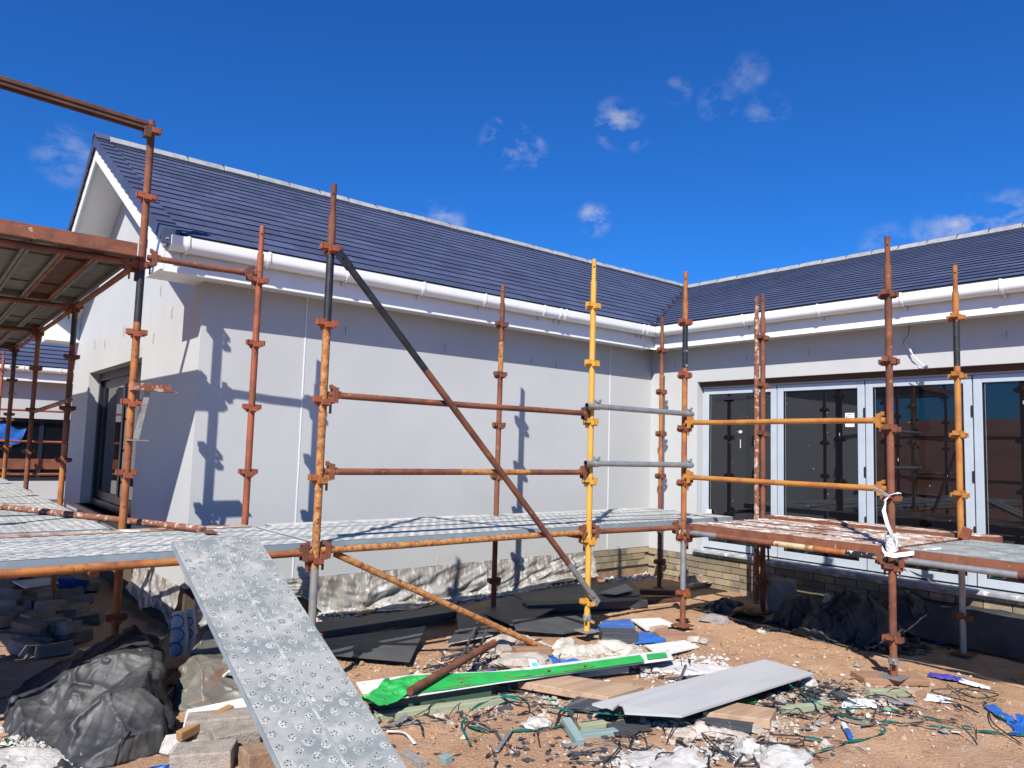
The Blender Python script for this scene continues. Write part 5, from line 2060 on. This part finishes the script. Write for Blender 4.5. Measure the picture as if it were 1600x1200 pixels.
film('cream plastic tail trailing over the right end of the green-faced panel', 'plastic film', 'cream_film', [(975, 1024, .13), (1026, 1046, .03), (1032, 1040, .03), (992, 1006, .12)], 23, 'plastic_film', 24, 10, .03, 2.6)

# dark boards under the deck
sheet('long dark grey board lying along the wall behind the ramp', 'board', 'dark_board', [(480, 976, .12), (713, 943, .10), (714, 955, .10), (482, 990, .12)], .06, 'board', bevel=.003)
sheet('dark sheet tilted on the soil beside the ramp', 'sheet', 'dark_board', [(500, 999, .09), (666, 978, .10), (640, 1034, .05), (524, 1024, .05)], .005, 'sheet')
sheet('dark board end right of the long dark board', 'board', 'dark_board', [(713, 956, .08), (742, 949, .08), (788, 984, .08), (716, 988, .07)], .012, 'board')
sheet('grey sheet lying flat left of the yellow standard', 'sheet', 'dark_board', [(740, 952, .06), (800, 933, .06), (868, 950, .07), (806, 980, .06)], .006, 'sheet')
sheet('small dark panel with a pale edge beside the rusty tube', 'panel', 'dark_board', [(698, 1006, .05), (714, 982, .07), (744, 984, .07), (770, 992, .05)], .008, 'panel', side='board_white')
timber('hollow black trough behind the yellow standard', 'trough', 'black_cloth', (820, 955), (1006, 946), .17, .07, .02, .02, name='trough')
sheet('black sheet farthest back against the droppings', 'sheet', 'dark_board', [(800, 928, .05), (930, 912, .06), (985, 908, .05), (1000, 930, .05), (830, 944, .06)], .006, 'sheet')
sheet('pale grey sheet in the corner before the brick plinth', 'sheet', 'cement_board', [(935, 926, .08), (978, 912, .09), (990, 922, .08), (962, 929, .08)], .006, 'sheet')
sheet('dark folded sheet left of the cream plastic', 'sheet', 'dark_board', [(800, 968, .10), (900, 962, .10), (938, 980, .06), (880, 990, .05), (806, 984, .07)], .006, 'sheet')
timber('upper dark timber behind the corner standard', 'timber', 'timber_brown', (1000, 928), (1072, 930), .10, .05, .06, .06)
timber('lower dark timber behind the corner standard', 'timber', 'timber_brown', (1004, 943), (1066, 941), .12, .05)
timber('long thin lath left of the corner standard', 'timber', 'pine', (985, 952), (1062, 944), .03, .02)
timber('thin lath at the edge of the shade', 'timber', 'pine', (1124, 963), (1240, 992), .03, .02)
timber('long thin lath running right at the edge of the shade', 'timber', 'pine', (1410, 1028), (1600, 1076), .03, .02)
mb = MB()
A_, B_ = at_g(1072, 914, .06), at_g(1130, 906, .05)
dd = (B_ - A_).normalized()
sy = Vector((0, 0, 1)).cross(dd)
Rm = Matrix((dd, sy, Vector((0, 0, 1)))).transposed()
L_ = (B_ - A_).length
mb.box((A_ + B_) / 2, (L_, .14, .006), Rm)
mb.box((A_ + B_) / 2 + sy * .07 + Vector((0, 0, .04)), (L_, .006, .08), Rm)
mb.box((A_ + B_) / 2 - sy * .07 + Vector((0, 0, .01)), (L_, .006, .02), Rm)
tag(make('steel_channel', mb, 'rust_plank'), 'rusty splashed channel lying behind the corner standard', 'channel')
stone('flat brown stone in front of the deep shade by the corner standard', 'stone', 'stone_grey', (1115, 972), .13, 3, .35)

# rubble that can be told apart
stone('largest pinkish flat slab of mortar behind the green-faced panel', 'rubble', 'rubble', (816, 1046), .18, 4, .38, sub=3, el=1.25)
stone('angular mortar chunk right of the rusty tube end', 'rubble', 'rubble', (784, 1022), .11, 5, .85)
stone('white chalky lump inside the strapping loop', 'rubble', 'rubble_white', (838, 1138), .062, 6, .55, sub=3, el=1.3, rot=-.6)
stone('whitish mortar lump at the bottom edge, left of the largest pale one', 'rubble', 'rubble_white', (1166, 1184), .065, 7, .85, sub=3)
stone('largest pale mortar lump at the bottom edge', 'rubble', 'rubble_white', (1225, 1204), .12, 8, .5, sub=3, el=1.3)
stone('flattish pale mortar lump at the bottom edge below the bent black strap', 'rubble', 'rubble_white', (1064, 1206), .11, 9, .5, sub=3, el=1.3)
stone('white mortar slab at the bottom edge left of the bent black strap', 'rubble', 'rubble_white', (1004, 1199), .10, 10, .35, sub=3, el=1.3)
stone('white stone on the bare soil right of the grey flat stone', 'stone', 'rubble_white', (1190, 990), .04, 11, .6)
stone('white lump by the right tip of the cement board', 'rubble', 'rubble_white', (1262, 1073), .055, 12, .7)
timber('orange brick half among the rubble left of the blue film', 'brick', 'sole', (803, 1024), (858, 1023), .10, .06, .03, .03, name='brick')
G_R = 'mortar lumps among the boards'
rnd = random.Random(15)
for i, (x, y, r) in enumerate(((1095, 1150, .05), (1075, 1146, .04), (1118, 1152, .045), (1060, 1132, .04), (1140, 1142, .035), (1035, 1136, .04), (1095, 1138, .035), (1010, 1136, .03),
                               (1220, 1098, .035), (1238, 1092, .03), (1205, 1090, .03), (745, 1046, .04), (760, 1030, .035), (1085, 1004, .06), (1100, 1006, .05), (1075, 992, .035),
                               (870, 1100, .03), (850, 1096, .025), (1195, 1132, .03), (735, 1060, .035))):
    stone('pinkish lump of broken mortar lying among the boards and timber', 'rubble', 'rubble', (x, y), r, 30 + i, rnd.uniform(.55, .8), group=G_R)
# paper and wrappers
sheet('small white leaflet with a cyan picture leaning on the mortar slab', 'leaflet', 'white_film', [(825, 1029, .10), (838, 1031, .10), (842, 1046, .05), (830, 1048, .05)], .002, 'leaflet')
lf = bpy.context.scene.objects['leaflet']
P_ = [at_g(831, 1035, .0885), at_g(839, 1035.5, .0885), at_g(841, 1045, .057), at_g(832, 1046, .057)]
make('printed_picture', MB().prism(P_[::-1], Vector((0, 0, .0015))), 'cyan', lf, loc=WLOC[lf.name])
film('purple wrapper between the leaflet and the green-faced panel', 'wrapper', 'purple_film', [(764, 1050, .06), (790, 1056, .07), (786, 1044, .10), (768, 1037, .09)], 12, 'wrapper', 12, 10, .02)
film('purple and white wrapper right of the red standard foot', 'wrapper', 'purple_film', [(1450, 1058, .01), (1512, 1068, .01), (1510, 1058, .03), (1455, 1048, .03)], 13, 'wrapper', 20, 8, .022)
film('white paper strip beside the purple wrapper', 'paper', 'white_film', [(1502, 1068, .01), (1545, 1078, .01), (1545, 1073, .015), (1505, 1062, .015)], 14, 'paper_strip', 14, 6, .012)
film('blue film standing up at the right edge', 'plastic film', 'blue_film', [(1578, 1150, .0), (1606, 1154, .0), (1606, 1112, .08), (1588, 1110, .08)], 15, 'plastic_film', 16, 14, .03)
film('narrow blue film strip left of the blue film at the right edge', 'plastic film', 'blue_film', [(1542, 1108, .01), (1582, 1136, .01), (1590, 1128, .02), (1552, 1103, .02)], 16, 'plastic_film', 16, 6, .015)
film('white paper scrap in front of the short green offcut', 'paper', 'white_film', [(1316, 1106, .01), (1368, 1108, .01), (1364, 1094, .02), (1324, 1090, .02)], 17, 'paper_scrap', 14, 8, .016)
film('white paper scrap right of the short green offcut', 'paper', 'white_film', [(1446, 1094, .01), (1486, 1098, .01), (1484, 1090, .02), (1450, 1085, .02)], 18, 'paper_scrap', 12, 6, .014)
tb_ = MB()
A_, B_ = at_g(1318, 1132, .03), at_g(1329, 1151, .03)
dd = (B_ - A_).normalized()
tb_.tube([A_ - dd * .04, A_, A_, A_.lerp(B_, .5), B_], .015, 12, [1, 1, 1, 0], True, [.003, .006, .015, .015, .015])
tag(make('sealant_tube', tb_, ['blue_film', 'white_film'], smooth=True, sharp=40), 'small blue and white sealant tube lying on the soil', 'tube')
film('bright green scrap under the right side of the cement board', 'plastic film', 'green_film', [(1150, 1098, .02), (1178, 1098, .02), (1182, 1084, .04), (1160, 1086, .05)], 19, 'plastic_film', 10, 8, .02)
sheet('grey plastic plate in front of the green offcut', 'plate', 'stone_grey', [(1388, 1098, .02), (1428, 1099, .02), (1428, 1091, .02), (1386, 1090, .02)], .008, 'plate')

# ---- black bags and membrane
def slack_bag(label, m, ring, pts, seed, shrink=.90, n=110, steps=22, crease=(.020, 2.6), name='plastic_bag', rough=.05):
    """collapsed sheeting thrown over a lump whose high points are picked"""
    K = [(at_g(x, y), 0.0) for x, y in ring] + [(at_g(x, y), h) for x, y, h in pts]
    XY = np.array([[p.x, p.y] for p, h in K])
    Z = np.array([h for p, h in K])
    c = XY.mean(0)
    base = gz(c[0], c[1]) - .01

    from mathutils.geometry import delaunay_2d_cdt
    nr = len(ring)
    vs, _, fs, ov, _, _ = delaunay_2d_cdt([Vector(q) for q in XY], [(k, (k + 1) % nr) for k in range(nr)], [], 1, 1e-5)
    VX = np.array([[q.x, q.y] for q in vs])
    VZ = np.array([Z[o_[0]] if o_ else 0.0 for o_ in ov])

    def H(x, y):
        z = np.zeros(x.shape)
        for f_ in fs:
            (ax, ay), (bx, by), (cx, cy) = VX[list(f_)[:3]]
            za, zb, zc = VZ[list(f_)[:3]]
            den = (by - cy) * (ax - cx) + (cx - bx) * (ay - cy)
            if abs(den) < 1e-12:
                continue
            l1 = ((by - cy) * (x - cx) + (cx - bx) * (y - cy)) / den
            l2 = ((cy - ay) * (x - cx) + (ax - cx) * (y - cy)) / den
            l3 = 1 - l1 - l2
            z = np.where((l1 >= 0) & (l2 >= 0) & (l3 >= 0), l1 * za + l2 * zb + l3 * zc, z)
        return base + z
    r2, f2 = np.array([RT.x, RT.y]), np.array([FW.x, FW.y])
    r2, f2 = r2 / np.linalg.norm(r2), f2 / np.linalg.norm(f2)
    u, v = (XY - c) @ r2, (XY - c) @ f2
    u0, u1, v0, v1 = u.min(), u.max(), v.min(), v.max()
    ny = max(20, int(n * (v1 - v0) / (u1 - u0)))
    U, Vv = np.meshgrid(np.linspace(u0, u1, n), np.linspace(v0, v1, ny))
    # rounded corners instead of a square sheet
    a, b = (U - (u0 + u1) / 2) / ((u1 - u0) / 2), (Vv - (v0 + v1) / 2) / ((v1 - v0) / 2)
    k = .95 - .22 * (a * b) ** 2
    U, Vv = (u0 + u1) / 2 + a * k * (u1 - u0) / 2, (v0 + v1) / 2 + b * k * (v1 - v0) / 2
    X, Y = c[0] + U * r2[0] + Vv * f2[0], c[1] + U * r2[1] + Vv * f2[1]
    P = np.stack([X, Y, H(X, Y) + .015], axis=2)
    P = settle(P, shrink, H, seed, steps, rough=rough, bend=.3)
    for q in range(3):                            # the hem lies on the soil
        for sl in (np.s_[q, :], np.s_[-1 - q, :], np.s_[:, q], np.s_[:, -1 - q]):
            for p in P[sl]:
                g = gz(p[0], p[1]) + .004
                p[2] = g + (p[2] - g) * (0, .3, .65)[q]
    return sheet_obj(label, 'bag', m, P, name, None, .0006, crease, seed)


slack_bag('large crumpled black plastic bag in the left foreground', 'black_film',
          [(2, 1112), (28, 1072), (80, 1048), (150, 1046), (214, 1050), (250, 1072), (270, 1120), (272, 1170), (262, 1204), (210, 1216), (150, 1214), (104, 1194), (80, 1168), (40, 1156), (4, 1148)],
          [(203, 1086, .42), (222, 1090, .40), (160, 1086, .34), (100, 1092, .24), (58, 1104, .19), (24, 1116, .14), (130, 1112, .30), (180, 1122, .36), (232, 1120, .33), (250, 1160, .18),
           (214, 1160, .26), (160, 1168, .24), (122, 1176, .17), (104, 1146, .10), (84, 1138, .08), (28, 1138, .12), (150, 1140, .17), (192, 1190, .14), (246, 1186, .10), (116, 1126, .30), (60, 1130, .15)], 41)
slack_bag('dusty open black bag between the large bag and the ramp', 'grey_film',
          [(262, 1108), (276, 1068), (312, 1048), (360, 1046), (396, 1064), (408, 1100), (372, 1112), (318, 1116)],
          [(330, 1070, .44), (352, 1066, .46), (296, 1082, .24), (312, 1098, .20), (344, 1090, .22), (374, 1082, .30), (386, 1096, .14), (350, 1104, .07), (284, 1098, .12), (362, 1076, .20)], 52, n=64)
sk = MB()
for i, (px, py, rr) in enumerate(((276, 1012, .055), (294, 1004, .035))):
    c = at_g(px, py + 30, 0)
    sk.tube([c + Vector((0, 0, .08)), c + Vector((.01, .01, .2)), c + Vector((-.005, .02, .36))], rr, 14, 0, True, [rr, rr * 1.05, rr * .8])
sko = make('paper_sack', sk, 'white_film', smooth=True, sharp=50)
tag(sko, 'white paper sack with blue printed rings behind the black bags', 'sack')
toc = Vector((-FW.x, -FW.y, 0)).normalized()
sid = Vector((RT.x, RT.y, 0)).normalized()
for i, (px, py, hz, rr) in enumerate(((276, 1042, .31, .045), (276, 1042, .22, .05), (276, 1042, .13, .045), (294, 1034, .28, .028), (294, 1034, .20, .03))):
    c = at_g(px, py, 0) + Vector((0, 0, hz))
    R0 = .058 if px < 280 else .038
    pts = []
    for k in range(15):
        an = -1.3 + k / 14 * 4.2
        sx = max(-.9, min(.9, math.cos(an) * rr / R0))
        pts.append(c + sid * (sx * R0) + toc * (math.sqrt(1 - sx * sx) * R0) + Vector((0, 0, math.sin(an) * rr)))
    make('blue_ring', MB().tube(pts, .004, 6), 'blue_print', sko, smooth=True)
c0 = curve_pts([(312, 1090, .04), (330, 1072, .10), (348, 1058, .14), (360, 1048, .2)], 5, .0)
tag(make('white_cord', MB().tube(c0, .010, 8), 'white_cable', smooth=True), 'pale cord lying on the dusty black bag by the ramp', 'cord')
A_, B_ = at_g(226, 1020, .06), at_g(275, 985, .12)
tag(make('plastic_pipe', MB().tube([A_, B_], .012, 8), 'black', smooth=True), 'thin black pipe slanting behind the large black bag', 'pipe')
drape('largest heap of black membrane before the glazed doors', 'membrane', 'black_cloth', (1345, 1000), (1.7, 1.1), -.5, .58, [(.0, .1, .36, .24, .38, -.4), (-.3, .05, .2, .2, .24, 0)], 63, 'membrane_heap', 72, 44, .04)
drape('right heap of black membrane behind the red standard', 'membrane', 'black_cloth', (1424, 988), (1.3, .9), -.6, .60, [(.0, .1, .3, .22, .36, -.5)], 64, 'membrane_heap', 60, 44, .04)
drape('low black membrane heap left of the largest one', 'membrane', 'black_cloth', (1258, 980), (1.1, .9), -.4, .58, [(.0, .1, .22, .2, .28, -.4)], 65, 'membrane_heap', 56, 40, .035)
drape('grey crumpled cloth in the shade right of the corner standard', 'cloth', 'dark_board', (1134, 954), (.9, .7), -.3, .5, [(.0, .0, .2, .16, .10, 0)], 66, 'cloth_heap', 50, 36, .03)
film('dark panel of membrane leaning against the close pair of standards', 'membrane', 'black_cloth', [(1140, 958, .0), (1192, 966, .0), (1184, 940, .30), (1150, 945, .2)], 24, 'dark_sheet', 16, 12, .02)
mb = MB()
c = at_g(1222, 958, .0)
mb.box(c + Vector((0, 0, .17)), (.30, .05, .34), Matrix.Rotation(-.75, 3, 'Z') @ Matrix.Rotation(-.25, 3, 'X'))
tag(make('slab', mb, 'stone_grey', bevel=.03), 'grey rounded slab leaning in the shade behind the close pair of standards', 'slab')
c0 = [np.array(q) for q in ((.92, -1.98, .03), (.80, -4.6, .03), (WB - .03, -4.6, .35), (WB - .03, -2.12, .30))]  # dark sheet set over the lower bricks of the plinth
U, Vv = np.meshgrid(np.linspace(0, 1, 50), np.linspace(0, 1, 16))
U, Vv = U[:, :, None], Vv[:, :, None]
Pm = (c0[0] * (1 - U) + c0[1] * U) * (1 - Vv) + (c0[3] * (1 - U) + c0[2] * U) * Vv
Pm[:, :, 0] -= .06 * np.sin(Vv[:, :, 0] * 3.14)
sheet_obj('navy black sheet leaning on the plinth at the right edge', 'membrane', 'black_cloth', Pm, 'dark_sheet', crease=(.05, 1.6), seed=25)
film('blue film end in the shade right of the membrane', 'plastic film', 'blue_film', [(1462, 1008, .0), (1490, 1010, .0), (1490, 998, .06), (1468, 1000, .05)], 26, 'plastic_film', 10, 8, .02)
film('pale plastic lip on top of the largest membrane heap', 'plastic film', 'cream_film', [(1286, 934, .26), (1298, 930, .28), (1296, 922, .33), (1290, 920, .33)], 27, 'plastic_film', 8, 6, .015)

# weeds at the shade line
rnd = random.Random(19)
wd = MB()
for (cx, cy, n) in ((1322, 1008, 60), (1308, 1004, 30), (1340, 1014, 20), (1478, 1012, 30), (1430, 1070, 12), (12, 1165, 14), (28, 1160, 12)):
    for _ in range(n):
        p = at_g(rnd.gauss(cx, 8), rnd.gauss(cy, 3), 0)
        an, L = rnd.random() * 6.28, rnd.uniform(.015, .05)
        d = Vector((math.cos(an), math.sin(an), rnd.uniform(.3, 1.6))).normalized() * L
        s = Vector((-math.sin(an), math.cos(an), 0)) * L * .25
        wd.poly([p, p + d * .5 + s, p + d, p + d * .5 - s])
o = make('weeds', wd, 'weed', kind='stuff')
tag(o, 'small green weeds sprouting at the edge of the shade', 'weeds')

# ---- bottom left: board, offcut, blocks
sheet('white plasterboard piece between the black bag and the ramp', 'plasterboard', 'board_white', [(285, 1140, .10), (292, 1109, .12), (386, 1089, .13), (420, 1118, .11), (372, 1128, .10)], .016, 'plasterboard_scrap')
timber('brown timber offcut lying on the white plasterboard', 'timber', 'pine_brown', (280, 1158), (362, 1114), .045, .045, .08, .11)
blk = MB()
for (x0, y0, x1, y1, w_, h_, z0, lab) in ((290, 1158, 425, 1144, .15, .12, .03, 'long concrete block just left of the ramp, behind the others'),
                                         (330, 1180, 402, 1166, .15, .11, .0, 'middle concrete block just left of the ramp'),
                                         (270, 1204, 366, 1196, .17, .10, .0, 'nearest concrete block at the bottom edge left of the ramp')):
    timber(lab, 'concrete block', 'block', (x0, y0), (x1, y1), w_, h_, z0, z0, 'concrete_block', bevel=.008, jag=.008)
timber('rust-brown block against the ramp at the bottom edge', 'concrete block', 'footing', (378, 1204), (432, 1192), .14, .09, name='concrete_block', bevel=.008, jag=.01)
film('bright green film strip under the long concrete block', 'plastic film', 'green_film', [(345, 1140, .12), (408, 1128, .13), (406, 1123, .14), (360, 1132, .13)], 28, 'plastic_film', 14, 5, .008)
film('bright blue film between the large bag and the blocks', 'plastic film', 'blue_film', [(222, 1206, .03), (268, 1196, .05), (286, 1178, .10), (236, 1186, .09)], 29, 'plastic_film', 16, 8, .018)
film('faded blue film strip on the pale rubble in the corner', 'plastic film', 'blue_film', [(44, 1204, .03), (64, 1204, .03), (68, 1166, .05), (50, 1164, .05)], 30, 'plastic_film', 10, 14, .012)
stone('pale plaster lump left of the concrete blocks', 'rubble', 'rubble_white', (272, 1178), .075, 21, .8)
stone('second plaster lump touching the long concrete block', 'rubble', 'rubble', (302, 1172), .07, 22, .6)

# ---- loose bricks in the shade under the left deck
bk = MB()
bk.box((0, 0, .0425), (.22, .11, .085))
rnd = random.Random(23)
for q in bk.v:
    q += Vector((rnd.uniform(-.004, .004), rnd.uniform(-.004, .004), rnd.uniform(-.003, .003)))
bk_me = mesh_of('loose_brick', bk, 'brick_loose')
G_B = 'loose bricks under the left deck'
spots_ = [(20, 935), (45, 950), (70, 938), (25, 965), (60, 970), (95, 955), (110, 935), (10, 950), (120, 962), (85, 985), (45, 990), (70, 1005), (105, 990), (50, 1015), (85, 1025),
          (125, 945), (140, 925), (15, 925), (95, 915), (60, 918), (30, 912), (118, 1005), (75, 955), (8, 980), (140, 975)]
for i, (x, y) in enumerate(spots_):
    up = 0.08 if i in (2, 4, 9, 10, 12, 22) else 0.0
    p = at_g(x, y, up)
    o = inst('loose_brick', bk_me, p, (rnd.uniform(-.25, .25), rnd.uniform(-.25, .25), rnd.random() * 3.14))
    tag(o, 'loose grey brick in the shaded pile under the left deck', 'brick', G_B)
for (x, y, lab) in ((18, 1008, 'sunlit pale brick in front of the shaded brick pile'), (36, 1022, 'brick half in the sun beside the sunlit pale brick')):
    o = inst('loose_brick', bk_me, at_g(x, y), (.1, -.1, rnd.random() * 3))
    tag(o, lab, 'brick', G_B)
sheet('pale board lying on the shaded bricks under the left deck', 'board', 'board_white', [(20, 908, .14), (78, 902, .14), (92, 910, .13), (40, 918, .13)], .012, 'board')
film('dark blue film under the left deck above the bricks', 'plastic film', 'blue_film', [(95, 918, .03), (130, 914, .06), (136, 900, .2), (92, 898, .16)], 33, 'plastic_film', 14, 10, .03)
